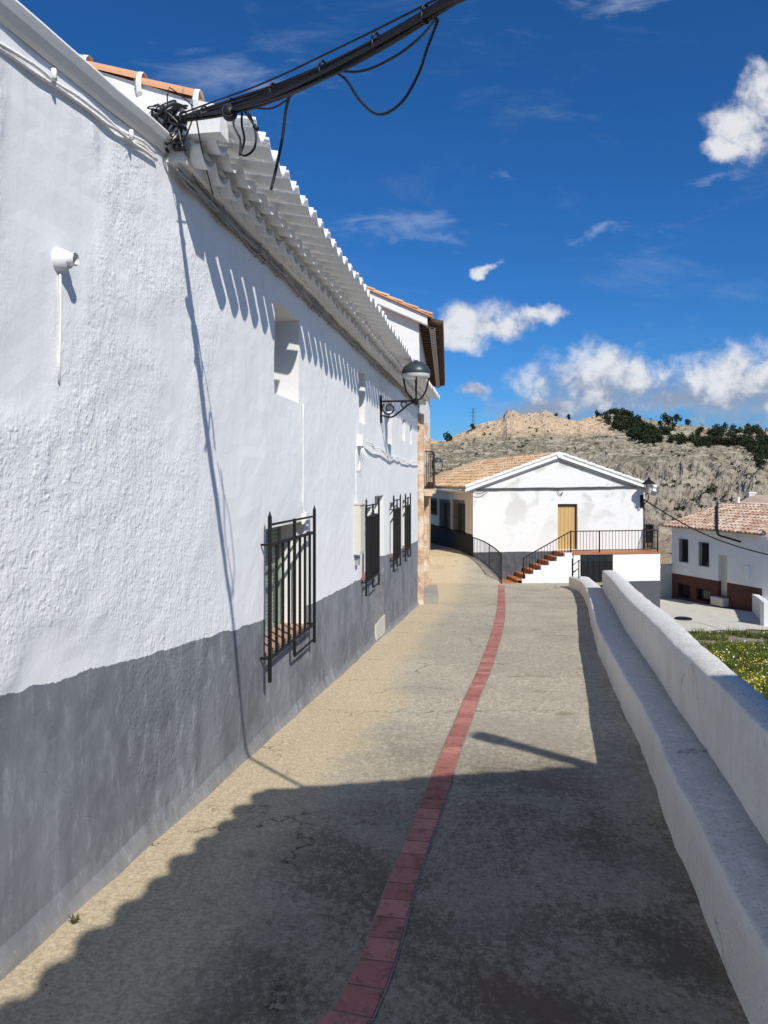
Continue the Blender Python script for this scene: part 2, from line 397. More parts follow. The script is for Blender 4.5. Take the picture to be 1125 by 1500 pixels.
# red tile line down the street
ST = [(1560, 455, .18), (1500, 508, .178), (1400, 556, .165), (1300, 587, .160), (1200, 625, .165), (1141, 647, .170), (1041, 684, .172), (961, 717, .20), (902, 733, .225), (862, 734.5, .21)]
cl = []
for yy, xx, w in ST:
    D = EYE*F/((yy-HZ)-.075*F)
    cl.append(((xx-CX)/F*D, D, w))
cl = [(cl[0][0]-.3*k, cl[0][1]-1.5*k, .18) for k in (3, 2, 1)]+cl
pts = smoothpts([(a, b, c) for a, b, c in cl], 10)
mb = MB(); mo = MB()
acc = 0; segs = [pts[0]]
dist = [0]
for a, b in zip(pts, pts[1:]): dist.append(dist[-1]+(Vector((b.x, b.y, 0))-Vector((a.x, a.y, 0))).length)
def along(s):
    for i in range(len(dist)-1):
        if dist[i+1] >= s:
            t = (s-dist[i])/max(1e-9, dist[i+1]-dist[i]); return pts[i].lerp(pts[i+1], t), (pts[i+1]-pts[i])
    return pts[-1], pts[-1]-pts[-2]
s = 0.0
def cross(s, dw=0.0):
    p, d = along(s); d = Vector((d.x, d.y, 0)).normalized(); nn = Vector((d.y, -d.x, 0)); h = p.z*.43+dw
    return Vector((p.x, p.y, 0))-nn*h, Vector((p.x, p.y, 0))+nn*h
def lift(v, e): return Vector((v.x, v.y, g(v.x, v.y)+e))
while s < dist[-1]-.2:
    L = .175+R.uniform(-.004, .004)
    for q, (b, e, dw, m_) in enumerate(((0.006, L-.006, 0, mb), (0, L, .010, mo))):
        a0, a1 = cross(s+b, dw); b0, b1 = cross(s+e, dw)
        zz = .008 if m_ is mb else .004
        if m_ is mb:
            j = R.uniform(-.0015, .0015); tn = R.random()
            top = [lift(a0, zz+j), lift(a1, zz), lift(b1, zz+j), lift(b0, zz)]; bot = [lift(v, -.01) for v in (a0, a1, b1, b0)]
            m_.add(top+bot, [(0, 1, 2, 3), (4, 5, 1, 0), (5, 6, 2, 1), (6, 7, 3, 2), (7, 4, 0, 3)], tn)
        else: m_.add([lift(a0, zz), lift(a1, zz), lift(b1, zz), lift(b0, zz)], [(0, 1, 2, 3)])
    s += L
tl = mb.build('road_tile_line', M['redtile']); tag(tl, kind='structure')
ml = mo.build('mortar_bed', M['mortar'], tl)

# ------------------------------------------------------------ terrain
TT = [(-60, 0), (-5, -.7), (4, -.95), (10, -1.38), (12, -1.78), (16, -2.45), (20, -3.0), (24, -3.5), (27, -3.74), (38, -4.2), (60, -5.2), (3000, -9)]
def terr(X, Y):
    t = interp(Y, TT)-.015*max(-20, min(20, X-8))+.05*nz(X, Y, 3, .35)*(1-sst(24, 27, Y)*.8)
    e = interp(Y, PJ) if Y < 25 else (6.9 if Y < 27.0 else 7.4)
    s_ = g(min(X, 6), Y)-.25 if Y < 60 else t
    return lerp(min(s_, 0.4-.01*Y) if Y < 60 else t, t, sst(e-.05, e+.5, X)) if Y < 60 else t
def axis(lst):
    out = []
    for a, b, st in lst:
        x = a
        while x < b-1e-6: out.append(x); x += st
    out.append(lst[-1][1]); return out
gx = axis([(-3000, -300, 600), (-300, -40, 40), (-40, 0, 2.5), (0, 26, .25), (26, 80, 3), (80, 400, 40), (400, 3000, 500)])
gy = axis([(-300, -20, 40), (-20, 0, 2), (0, 46, .3), (46, 80, 2), (80, 400, 40), (400, 3600, 400)])
vs = [(X, Y, terr(X, Y)-.02) for Y in gy for X in gx]; nx = len(gx)
fs = [(r*nx+i, r*nx+i+1, (r+1)*nx+i+1, (r+1)*nx+i) for r in range(len(gy)-1) for i in range(nx-1)]
def groundmat(t):
    p = t.pos()
    c = t.mix(t.ramp(t.noise(p, .8, 5, .6), .35, .7), (.24, .20, .14), (.36, .30, .22))
    c = t.mix(t.ramp(t.noise(p, 2.2, 5, .7), .5, .68, 0, .8), c, (.10, .12, .035))
    c = t.mix(t.ramp(t.noise(p, 30, 4, .7), .55, .75, 0, .5), c, (.48, .43, .36))
    return c, t.bump(t.noise(p, 20, 5, .6), .6, .03)
M['ground'] = mat('dry_earth', groundmat, .95, spec=.1)
mb = MB(); mb.add(vs, fs); tag(mb.build('ground', M['ground'], smooth=True), kind='structure')

# plaza paving below the street
mb = MB()
PL = [(9.5, 24.8), (13.2, 27.2), (15.2, 28.6), (30, 30.5), (30, 33.5), (17.2, 35.6), (15.3, 39.5), (9.2, 40.2)]
nn = 60; vs = []; fs = []
for j in range(nn+1):
    for i in range(nn+1):
        v = j/nn; u = i/nn
        X0 = lerp(8.4, 11.2, 0); X1 = lerp(15.6, 24, v)
        Yb = 26.9+.19*(X0+(X1-X0)*u-10)+.55*nz(u*6, 3.1)+.25*nz(u*22, 1.1); Yt = 46
        X = lerp(X0, X1, u); Y = lerp(Yb, Yt, v)
        vs.append((X, Y, interp(Y, TT)-.015*(X-8)+.018))
fs = [(j*(nn+1)+i, j*(nn+1)+i+1, (j+1)*(nn+1)+i+1, (j+1)*(nn+1)+i) for j in range(nn) for i in range(nn)]
mb.add(vs, fs)
tag(mb.build('pavement', M['concrete'], smooth=True), kind='structure')
# manhole cover on it
mb = MB(); c = px(1001, 898, 30.3); c.z = interp(c.y, TT)-.015*(c.x-8)+.06
mb.lathe([(0, .02), (.30, .02), (.33, .012), (.33, -.05)], c, 20)
tag(mb.build('manhole_cover', M['iron'], loc=c), 'dark round metal cover set in the pale plaza paving below', 'manhole cover')

# ------------------------------------------------------------ left wall builder
def wallgrid(mb, Y0, Y1, z0, z1, openings, rd, amp=.012, st=.11, zt=None, flare=True):
    ys = set(); k = int((Y1-Y0)/st)
    for i in range(k+1): ys.add(round(Y0+(Y1-Y0)*i/k, 4))
    zs = set(); k = int((z1-z0)/.08)
    for i in range(k+1): zs.add(round(z0+(z1-z0)*i/k, 4))
    oy = sorted(set(round(a, 4) for o in openings for a in (o[0], o[1]))); oz = sorted(set(round(a, 4) for o in openings for a in (o[2], o[3])))
    ys = sorted([a for a in ys if all(abs(a-b) > .035 for b in oy) or a in (round(Y0, 4), round(Y1, 4))]+oy)
    zs = sorted([a for a in zs if all(abs(a-b) > .025 for b in oz) or a in (round(z0, 4), round(z1, 4))]+oz)
    def P(Y, z, w=0.0):
        top = 1 if zt is None else 1
        d = amp*(nz(Y, z, 5, .9)+.6*nz(Y, z, 9, 2.6))+amp*.35*nz(Y, z, 2, 7)
        if flare:
            hgt = z-g(WX0+WT*Y, Y); d += .05*max(0, min(1, 1-hgt/.11))**1.6
        d += .02*nz(Y, 0, 8, .35)
        zz = z if zt is None else z+(zt(Y)-z1)*max(0, (z-3.3)/(z1-3.3))
        return wp(Y, zz, d+w)
    idx = {}
    def V(i, j):
        if (i, j) not in idx: idx[(i, j)] = len(mb.v); mb.v.append(tuple(P(ys[i], zs[j])))
        return idx[(i, j)]
    for i in range(len(ys)-1):
        for j in range(len(zs)-1):
            cy = (ys[i]+ys[i+1])/2; cz = (zs[j]+zs[j+1])/2
            if any(o[0] < cy < o[1] and o[2] < cz < o[3] for o in openings): continue
            mb.f.append((V(i, j), V(i+1, j), V(i+1, j+1), V(i, j+1))); mb.t.append(.5); mb.m.append(0)
    for o in openings:
        a, b, c, d = o[:4]; r = o[4] if len(o) > 4 else rd
        Y_ = [q for q in ys if a-1e-3 <= q <= b+1e-3]; Z_ = [q for q in zs if c-1e-3 <= q <= d+1e-3]
        def strip(pts, flip, mi=0 if d-c > 1.5 else 1):
            vs = []; fs = []
            for (Y, z) in pts:
                f = P(Y, z); q = wp(Y, z, -r); vs += [f, f.lerp(q, .5), q]
            for k in range(len(pts)-1):
                for h in (0, 1):
                    f4 = (3*k+h, 3*k+h+1, 3*k+h+4, 3*k+h+3); fs.append(f4[::-1] if flip else f4)
            mb.add(vs, fs, mi=mi)
        strip([(Y, c) for Y in Y_], False); strip([(Y, d) for Y in Y_], True)
        strip([(a, z) for z in Z_], True); strip([(b, z) for z in Z_], False)
    return P

# near plain house (A)
hA = thing('white_house', wp(1.0, 0), 'nearest white house with rough lumpy plaster, grey base and a plain thin cornice', 'house')
mb = MB()
zA = lambda Y: 3.685+.085*(Y-3)
wallgrid(mb, -5, 4.462, -1.0, 3.8, [], .3, amp=.011, zt=lambda Y: zA(Y))
o = wp(4.46, -1, 0)
mb.box(wp(-5, -1, -5), wp(4.46, 0, 0)-wp(-5, 0, 0), N2*4.9, (0, 0, 4.4))
mb.build('wall', M['wallA'], hA, smooth=False)
mb = MB()       # cornice
prof = [(0, -.075), (.018, -.06), (.042, -.026), (.054, .0), (.060, .014), (.056, .026), (.02, .04), (-.3, .13)]
ysA = [-5+.2*i for i in range(48)]+[4.47]
vs = []; fs = []
for Y in ysA:
    for w, h in prof: vs.append(wp(Y, zA(Y)+h+.006*nz(Y, h, 1, 3), w+.006*nz(Y, 4, h, 2)))
k = len(prof)
fs = [(r*k+i, r*k+i+1, (r+1)*k+i+1, (r+1)*k+i) for r in range(len(ysA)-1) for i in range(k-1)]
fs.append(tuple((len(ysA)-1)*k+i for i in range(k)))
mb.add(vs, [f[::-1] for f in fs]); mb.build('cornice', M['cornice'], hA, smooth=False)

# barrel-tile roof sheet
def tiles(mb, o, e, L, s, S, pitch=.22, row=.36, amp=.045, jit=.012, n=6):
    o = Vector(o); e = Vector(e).normalized(); s = Vector(s).normalized(); up = e.cross(s).normalized()
    if up.z < 0: up = -up
    nc = max(1, round(L/pitch)); nr = max(1, round(S/row))
    for c in range(nc):
        for r in range(nr):
            dx = R.uniform(-1, 1)*jit; dz = R.uniform(0, 1)*jit; tn = R.random()
            a = c*pitch*(L/(nc*pitch)); vs = []
            for q in (0, 1):
                d = (r+q)*S/nr+(-.03 if q == 0 else 0); lf = (.028 if q == 0 else 0)+dz
                wq = 1.0 if q == 0 else .88
                for i in range(n+1):
                    w = math.pi*i/n
                    vs.append(o+e*(a+pitch*.5-math.cos(w)*pitch*.34*wq+dx)+s*d+up*(math.sin(w)*amp*1.25*wq+lf))
            fs = [(i, i+1, n+1+i+1, n+1+i) for i in range(n)]+[tuple(range(n+1))[::-1]]
            mb.add(vs, fs, tn)
    # channels
    mb.box(o-s*.02-up*.03, e*L, s*S, up*.03, .3)

mb = MB(); sl = Vector((-.9888, .1493, .37))
tiles(mb, wp(-5, zA(-5)-.12, -.62)+Vector((0, 0, .02)), U2+Vector((0, 0, .11)), 9.4, sl, 4.5, .25, .4)
mb.build('roof', M['rooforange'], hA)
# capped drain pipe + raised conduit ribs on the rough plaster
mb = MB(); c = px(88, 378, 3.36)
Yp = 2166/(726-86); b = wp(Yp, EYE+(HZ-381)/F*Yp)
ax = Matrix(((N2.x, 0, 0), (N2.y, 0, 0), (0, 0, 0)))
mb.tube([b-N2*.03, b+N2*.01, b+N2*.05], .068, 14, r2=.040)
mb.tube([b+N2*.0, b+N2*.085], .030, 14, caps=False); mb.tube([b+N2*.085, b+N2*.01], .024, 14, caps=False)
pp = mb.build('drain_pipe', M['white'], hA, smooth=True)
mb = MB(); mb.tube([b+N2*.055, b+N2*.06], .0235, 14); mb.build('pipe_bore', M['pipegrey'], pp)
mb = MB(); mb.tube([wp(Yp+.006*math.sin(k), b.z-.06-k*.1, .006) for k in range(6)], .006, 6); mb.build('conduit', M['white'], hA, smooth=True)

# ------------------------------------------------------------ long house (B)
hB = thing('white_house', wp(4.5, -.4), 'long white house with grey base, five barred or small windows and a scalloped tile eave', 'house')
hB['label'] = 'long white house with charcoal base, barred windows and scalloped whitewashed tile eave'
WIN = [(6.41, 7.72, .26, 1.34, .30), (11.05, 12.02, .26, 1.34, .30), (13.98, 14.78, .30, 1.34, .30), (15.8, 16.55, .30, 1.34, .30)]
DOOR = (12.27, 13.26, -.64, 1.50, .42)
UP = [(6.67, 7.54, 2.55, 3.39, .32), (10.83, 11.36, 2.62, 3.40, .3), (13.7, 14.25, 2.45, 3.25, .3), (15.8, 16.35, 2.62, 3.1, .3), (17.3, 17.75, 2.62, 3.1, .3)]
mb = MB()
PB = wallgrid(mb, 4.46, 19.0, -1.9, 3.72, WIN+[DOOR]+UP, .3, amp=.011)
mb.box(wp(4.47, 3.72, -.45), U2*14.65, N2*.43, (0, 0, .18))
# solid behind
mb.box(wp(4.47, -1.9, -6), U2*14.65, N2*5.52, (0, 0, 5.5))
mb.build('wall', [M['wallB'], M['white']], hB)
# windows
def gbar(m, Y, z0, z1, w, r=.011): m.box(wp(Y, z0, w)-U2*r-N2*r, U2*2*r, N2*2*r, (0, 0, z1-z0))
def hbar(m, Y0, Y1, z, w, r=.009): m.box(wp(Y0, z-r, w)-N2*r, wp(Y1, 0)-wp(Y0, 0), N2*2*r, (0, 0, 2*r))
GY = [(6.28, 7.82), (10.95, 12.13), (13.90, 14.86), (15.72, 16.62)]
for (a, b, c, d, r), (ga, gb) in zip(WIN, GY):
    m = MB(); fw = .05
    for (y0, y1, q0, q1) in ((a, a+fw, c, d), (b-fw, b, c, d), (a+fw, b-fw, c, c+fw), (a+fw, b-fw, d-fw, d)):
        m.box(wp(y0, q0+.001, -r+.002), wp(y1, 0)-wp(y0, 0), N2*.05, (0, 0, q1-q0-.002))
    wf = m.build('window', M['green'], hB)
    m = MB(); n = 24
    for i in range(n):
        z = c+fw+(d-c-2*fw)*i/n
        m.box(wp(a+fw, z, -r+.012), wp(b-fw, 0)-wp(a+fw, 0), N2*.022, (0, 0, (d-c-2*fw)/n*.86))
    m.build('blind', M['green'], wf)
    m = MB(); k = max(3, round((b-a)/.14))
    for i in range(k):
        y0 = lerp(a, b, i/k)
        m.box(wp(y0+.003, c-.02, -r+.05), wp(lerp(a, b, (i+1)/k)-.006, 0)-wp(y0, 0), N2*(r-.03), (0, 0, .026+R.uniform(0, .003)), R.random())
    m.build('sill', M['sill'], wf)
    m = MB(); w = .085
    for Y, zt in ((ga, 1.45), (gb, 1.45)):
        gbar(m, Y, .05, zt, w, .014)
        m.tube([wp(Y, zt, w), wp(Y, zt+.02, w), wp(Y, zt+.05, w)], .02, 6, r2=.003)
    gm = (ga+gb)/2; gbar(m, gm, .10, 1.40, w, .013)
    hbar(m, ga, gb, 1.385, w); hbar(m, ga, gb, 1.215, w, .013); hbar(m, ga, gb, .25, w, .012); hbar(m, gm, gb, .09, w, .008)
    for i in range(1, 8):
        if i == 4: continue
        gbar(m, lerp(ga, gb, i/8), .25, 1.215, w, .011)
    for Y in (ga, gb):
        for z in (1.215, .25): m.box(wp(Y, z-.009, -.03)-U2*.009, U2*.018, N2*(w+.03), (0, 0, .018))
    m.build('grille', M['iron'], wf)
# small upper openings: closed backs
for (a, b, c, d, r) in UP:
    m = MB(); m.box(wp(a-.01, c-.01, -r-.03), wp(b+.02, 0)-wp(a, 0), N2*.03, (0, 0, d-c+.02)); wo = m.build('window', M['white'], hB)
    m = MB(); ym = lerp(a, b, .5); m.box(wp(a+.04, c+.05, -r+.001), wp(b-.04, 0)-wp(a+.04, 0), N2*.02, (0, 0, d-c-.1)); m.build('shutter', M['darkwood'], wo)
# door
m = MB(); a, b, c, d, r = DOOR
for i in range(5):
    y0 = lerp(a, b, i/5); m.box(wp(y0+.004, c, -r), wp(lerp(a, b, (i+1)/5)-.008, 0)-wp(y0, 0), N2*.05, (0, 0, d-c))
dr = m.build('door', M['darkwood'], hB)
m = MB(); m.lathe([(0, .0), (.02, .0), (.026, .02), (.0, .04)], wp(a+.15, .45, -r+.05), 10, axis=Matrix.Rotation(math.radians(90), 3, 'Y')); m.build('handle', M['steel'], dr)
m = MB(); m.box(wp(a+.01, -1.3, -r), wp(b-.01, 0)-wp(a+.01, 0), N2*(r+.02), (0, 0, .64+.02)); m.build('door_step', M['concrete'], hB)
# eave of whitewashed tiles in three courses
mb = MB()
def utile(Yc, w0, w1, z0, z1, wid, sag, th=.016):
    n = 8; vs = []; jj = R.uniform(-.012, .012); tl = R.uniform(-.01, .01)
    for w, z, k in ((w0, z0, .86), (w1+jj, z1, 1.0)):
        for lay in (0, 1):
            for i in range(n+1):
                a = -1+2*i/n; vs.append(wp(Yc+a*wid/2*k+tl, z-sag*(1-a*a)*k+(th if lay else 0), w))
    q = n+1; fs = []
    for i in range(n):
        fs.append((i, i+1, 2*q+i+1, 2*q+i)); fs.append((q+i+1, q+i, 3*q+i, 3*q+i+1)); fs.append((2*q+i, 2*q+i+1, 3*q+i+1, 3*q+i)[::-1])
    fs += [(0, 2*q, 3*q, q), (n, q+n, 3*q+n, 2*q+n)]
    mb.add(vs, fs)
Y = 4.62; i = 0
while Y < 19.05:
    utile(Y, -.05, .20, 3.82, 3.78, .25, .085)
    utile(Y+.01, .04, .29, 3.905, 3.865, .245, .085)
    utile(Y, .10, .545, 4.01, 3.93, .195, .090)
    Y += .257; i += 1
mb.box(wp(4.50, 3.70, -.05), U2*14.62, N2*.16, (0, 0, .10)); mb.box(wp(4.50, 3.80, -.06), U2*14.62, N2*.22, (0, 0, .04))
mb.box(wp(4.50, 3.86, -.07), U2*14.62, N2*.28, (0, 0, .045))
for k in range(57):       # cover tiles over the gaps
    Yc = 4.62+.257*k+.128
    if Yc > 19.05: break
    n = 7; vs = []
    for w, z, kk in ((.20+R.uniform(-.02, .02), 3.975, 1.0), (-.1, 4.07, .9)):
        for a in range(n+1):
            t = math.pi*a/n; vs.append(wp(Yc-math.cos(t)*.07*kk, z+math.sin(t)*.05*kk, w))
    mb.add(vs, [(a, a+1, n+2+a, n+1+a) for a in range(n)]+[tuple(range(n+1))[::-1]])
mb.build('eave', M['eave'], hB)
mb = MB()
tiles(mb, wp(4.62, 4.06, .14), U2, 14.5, sl, 5.2, .257, .40, amp=.05)
mb.build('roof', M['roof'], hB)
# end verge: white masonry plug and orange ridge of tiles climbing away from the street
mb = MB(); k = 14
vs = []
for i in range(k+1):
    w = lerp(.36, -2.8, i/k); top = 3.99+.37*(.30-w)*(1 if w < .30 else .0)+.012*nz(w, 1, 1, 5)
    for Yq in (4.44, 4.58):
        vs += [wp(Yq, 3.83 if w > .0 else 3.74, w), wp(Yq+.01*nz(w, 3, 3, 7), top, w)]
fs = []
for i in range(k):
    a = 4*i; b = 4*i+4
    fs += [(a, b, b+1, a+1), (a+2, a+3, b+3, b+2), (a+1, b+1, b+3, a+3), (a, a+2, b+2, b)]
fs += [(0, 1, 3, 2), (4*k, 4*k+2, 4*k+3, 4*k+1)]
mb.add(vs, [f[::-1] for f in fs]); mb.build('gable_verge', M['white'], hB)
mb = MB()
for i in range(9):
    w = .20-.36*i
    if w < -2.6: break
    n = 8; vs = []; tn = R.random()
    for ww, kk, lf in ((w, 1.0, .02), (w-.385, .86, 0)):
        z = 3.985+.37*(.30-ww)+lf
        for a in range(n+1):
            t = math.pi*a/n; vs.append(wp(4.51-math.cos(t)*.095*kk, z+math.sin(t)*.075*kk, ww))
    mb.add(vs, [(a, a+1, n+2+a, n+1+a) for a in range(n)]+[tuple(range(n+1))[::-1]], tn)
    vs = []
for i in range(8):
    w = .20-.36*i; z = 3.985+.37*(.30-w); o_ = len(mb.f)
    mb.lathe([(.100, -.02), (.103, .010), (.090, .02)], wp(4.51, z-.004, w), 12, axis=Matrix.Rotation(math.radians(-90), 3, 'Y'))
    for q in range(o_, len(mb.f)): mb.m[q] = 1
mb.build('verge_tiles', [M['rooforange'], M['white']], hB)
# conduits and boxes on house B
mb = MB(); mb.tube([wp(7.62, 2.55-k*.16, .014+.004*nz(k, 1)) for k in range(8)]+[wp(7.66, 1.40, .016)], .008, 6)
mb.build('conduit', M['white'], hB, smooth=True)
mb = MB(); mb.tube([wp(10.55, 2.2, .02)]+[wp(10.5, 2.15-k*.1, .014) for k in range(9)], .008, 6); mb.build('conduit', M['white'], hB, smooth=True)
mb = MB(); mb.box(wp(7.62, 1.31, 0), U2*.13, N2*.05, (0, 0, .12)); mb.build('junction_box', M['white'], hB)
m = MB(); Ya = 10.38; m.box(wp(Ya, .72, 0), U2*.36, N2*.10, (0, 0, .70)); m.box(wp(Ya-.012, 1.42, -.005), U2*.385, N2*.125, (0, 0, .02))
mbx = m.build('meter_box', M['beigebox'], hB)
m = MB(); m.box(wp(Ya+.02, .75, .10), U2*.32, N2*.008, (0, 0, .64)); m.build('meter_box_door', M['beigebox'], mbx)
m = MB(); m.box(wp(Ya+.08, .56, 0), U2*.14, N2*.055, (0, 0, .11)); m.build('junction_box', M['cablegrey'], hB)
m = MB(); Yj = 10.62; m.box(wp(Yj, 2.26, 0), U2*.16, N2*.09, (0, 0, .16)); m.build('junction_box', M['eave'], hB)
m = MB()
for k in range(4):
    m.tube(smoothpts([wp(Yj+.05+.03*k, 2.28, .05), wp(Yj+.02+.05*k, 2.15-.03*k, .08+.02*k), wp(Yj+.12+.03*k, 2.05-.04*k, .03), wp(Yj-.05+.1*k, 1.9, .02)], 5), .006, 5)
m.build('loose_wire', M['eave'], hB, smooth=True)

# sagging cable along B's first floor to house C
m = MB()
pts = [wp(lerp(10.8, 18.9, k/22), 2.36-.10*math.sin(math.pi*k/22)+.05*nz(k, 2, 2, .7)-.13*k/22, .06+.02*nz(k, 5, 1, .8)) for k in range(23)]
m.tube(smoothpts(pts, 3), .010, 6); m.tube(smoothpts([p+Vector((0, 0, -.03+.02*nz(i, 9, 9, .9))) for i, p in enumerate(pts)], 3), .009, 5)
tag(m.build('wall_cable', M['eave'], smooth=True, loc=pts[0]), 'pale sagging cable strung between white junction box and ochre house', 'cable')

# ------------------------------------------------------------ cables under the eaves
def wirerun(f, Y0, Y1, n, r, zoff, woff, seed, st=.22, sw=.02):
    rr = random.Random(seed); m = MB()
    for k in range(n):
        pz = rr.uniform(0, 50); pts = []; Y = Y0+rr.uniform(0, .1)
        while Y < Y1:
            pts.append(wp(Y, f(Y)+zoff+.045*nz(Y, pz, 0, 1.5)+.028*nz(Y, pz, 7, 4.2)+(k/n-.5)*.03, woff+sw*(1+nz(Y, pz, 3, 2.0))+sw*.5*(k % 3)))
            Y += st
        m.tube(smoothpts(pts, 3), r*rr.uniform(.7, 1.25), 5)
    return m
m = wirerun(lambda Y: 3.66, 4.5, 18.9, 9, .0085, -.0, .02, 5, .17)
for k in range(26):     # ties
    Y = R.uniform(4.8, 18); m.tube([wp(Y, 3.58, .03), wp(Y+.01, 3.62, .085), wp(Y+.02, 3.70, .08), wp(Y, 3.74, .03)], .005, 4)
tag(m.build('cable_run', M['cablegrey'], smooth=True, loc=wp(4.5, 3.66)), 'bunch of grey cables clipped beneath the scalloped tile eave', 'cables')
m = wirerun(lambda Y: zA(Y)-.135-.012*max(0, 4.2-Y), .5, 4.45, 2, .0085, .0, .002, 11, .14, .006)
for Y in (2.6, 3.3, 4.0): m.tube([wp(Y, zA(Y)-.115, .03), wp(Y+.005, zA(Y)-.165, .03)], .012, 6)
tag(m.build('cable_run', M['eave'], smooth=True, loc=wp(.5, 3.3)), 'pair of white painted cables clipped below the plain thin cornice', 'cables')

# overhead bundle crossing the street
A_ = Vector(px(248, 176, 4.52)); P_ = Vector(px(664, -2, 2.8)); B_ = Vector((1.36, 1.48, 3.22))
m = MB(); rr = random.Random(3)
def bundlept(t):
    if t < .64: p = A_.lerp(P_, t/.64)
    else: p = P_.lerp(B_, (t-.64)/.36)
    return p
for k in range(12):
    a = rr.uniform(0, 6.28); sgk = rr.uniform(.45, 1.35); rad = rr.uniform(.003, .017); ph = rr.uniform(0, 9); pts = []
    for i in range(26):
        t = i/25; aa = a+1.5*nz(t*3, ph, 0)+t*2.2; sg = -.085*math.sin(math.pi*min(1, t/.64))*sgk
        swell = 1+1.0*math.sin(math.pi*min(1, t*1.3))
        pts.append(bundlept(t)+Vector((math.cos(aa)*rad*.6*swell, math.cos(aa)*rad*.5*swell, math.sin(aa)*rad*1.1*swell+sg)))
    m.tube(smoothpts(pts, 2), rr.choice([.0045, .0055, .0065, .0085]), 6)
for t in (.05, .12, .2, .31, .42, .52, .60):
    p = bundlept(t)+Vector((0, 0, -.075*math.sin(math.pi*min(1, t/.64)))); d = (P_-A_).normalized(); a = d.cross(Vector((0, 0, 1))).normalized(); b = a.cross(d)
    m.tube([p+a*math.cos(w)*.026+b*math.sin(w)*.033 for w in [j*.7 for j in range(10)]], .006, 5)
cb = m.build('overhead_cable_bundle', M['cableblack'], smooth=True, loc=A_)
tag(cb, 'thick black bundle of cables crossing the street overhead', 'cables')
def dwire(name, ptspx, r, label, mt='cableblack'):
    m = MB(); m.tube(smoothpts([px(x, y, D) for x, y, D in ptspx], 7), r, 6)
    return tag(m.build(name, M[mt], smooth=True, loc=px(*ptspx[0])), label, 'cable')
dwire('looped_cable', [(488, 103, 3.52), (508, 118, 3.45), (528, 148, 3.35), (556, 168, 3.3), (588, 150, 3.2), (612, 110, 3.1), (626, 70, 3.0), (642, 28, 2.9)], .0065, 'black cable hanging in a deep loop below the overhead bundle')
dwire('looped_cable', [(478, 98, 3.5), (500, 104, 3.45), (535, 103, 3.4), (580, 82, 3.25), (615, 55, 3.1), (640, 26, 2.9)], .006, 'black cable in a shallow slack loop close under the overhead bundle')
dwire('hanging_cable_end', [(462, 108, 3.55), (432, 128, 3.7), (420, 155, 3.75), (414, 200, 3.78), (406, 240, 3.8), (397, 278, 3.8)], .0085, 'loose black cable end hanging straight down against the sky')
dwire('slack_cable', [(352, 152, 3.95), (375, 158, 3.9), (400, 158, 3.85), (425, 142, 3.75), (440, 120, 3.65)], .005, 'thin black cable drooping between bundle and splice loops')
# tangle at the wall end
m = MB(); rr = random.Random(21)
base = px(248, 172, 4.45)
for k in range(34):
    pts = [base+Vector((rr.gauss(0, .05), rr.gauss(0, .03), rr.gauss(.0, .025)))]
    c = pts[0].copy()
    tgt = px(rr.uniform(222, 272), rr.uniform(150, 212), 4.42)
    mid = (c+tgt)/2+Vector((rr.uniform(-.09, .09), rr.uniform(-.05, .03), rr.uniform(-.08, .05)))
    mid2 = tgt+Vector((rr.uniform(-.05, .05), rr.uniform(-.04, .02), rr.uniform(-.06, .04)))
    m.tube(smoothpts([c, mid, mid2, tgt], 5), rr.choice([.0045, .006, .008]), 5)
m.tube(smoothpts([px(246, 158, 4.3), px(248, 128, 4.3), px(282, 155, 4.3)], 2), .004, 4)
m.tube(smoothpts([px(285, 165, 4.25), px(272, 200, 4.35), px(258, 210, 4.4)], 4), .0045, 5)
m.tube(smoothpts([px(286, 165, 4.2), px(296, 220, 4.5), px(306, 262, 4.75), px(312, 285, 5.0)], 4), .0045, 5)
m.box(px(252, 204, 4.42), (.075, 0, 0), (0, .05, 0), (0, 0, -.05))
tag(m.build('wire_tangle', M['cableblack'], smooth=False, loc=base), 'tangled knot of black wires where the overhead bundle meets the wall', 'wires')
m = MB()
for k in range(9):
    x0 = 262+rr.uniform(-8, 14); m.tube(smoothpts([px(x0, 208+rr.uniform(-6, 4), 4.42), wp(4.75+rr.uniform(0, .2), 3.72+rr.uniform(-.05, .06), .07), wp(5.25+rr.uniform(0, .4), 3.68+rr.uniform(-.06, .05), .05), wp(6.0+rr.uniform(0, .5), 3.66, .04)], 5), .007, 5)
tag(m.build('wire_fan', M['cablegrey'], smooth=True, loc=wp(4.75, 3.7)), 'fan of grey wires spreading from the black tangle to the eave', 'wires')
# coil and splice loops
m = MB(); c = px(336, 165, 3.98)
for q in range(4): m.tube([c+Vector((math.cos(w)*.034, .012*q-.02+math.sin(w)*.008, math.sin(w)*.036)) for w in [j*.35 for j in range(19)]], .0075, 6)
m.lathe([(0, -.03), (.028, -.03), (.03, .03), (0, .03)], c, 12, axis=Matrix.Rotation(math.radians(90), 3, 'X'))
tag(m.build('cable_coil', M['cableblack'], smooth=True, loc=c), 'small tight coil of black cable hung under the overhead bundle', 'cable')
m = MB()
for L in ([(352, 152), (342, 180), (352, 205), (351, 228)], [(356, 150), (354, 180), (358, 205), (351, 228)], [(358, 150), (370, 178), (375, 200), (372, 218), (360, 228), (350, 224)], [(350, 150), (362, 168), (374, 186)]):
    m.tube(smoothpts([px(x, y, 3.95) for x, y in L], 6), .0062, 6)
m.tube([px(372, 184, 3.95), px(378, 190, 3.95)], .012, 8)
tag(m.build('splice_loops', M['cableblack'], smooth=True, loc=px(352, 152, 3.95)), 'dangling black wire loops with spliced ends next to the cable coil', 'wires')

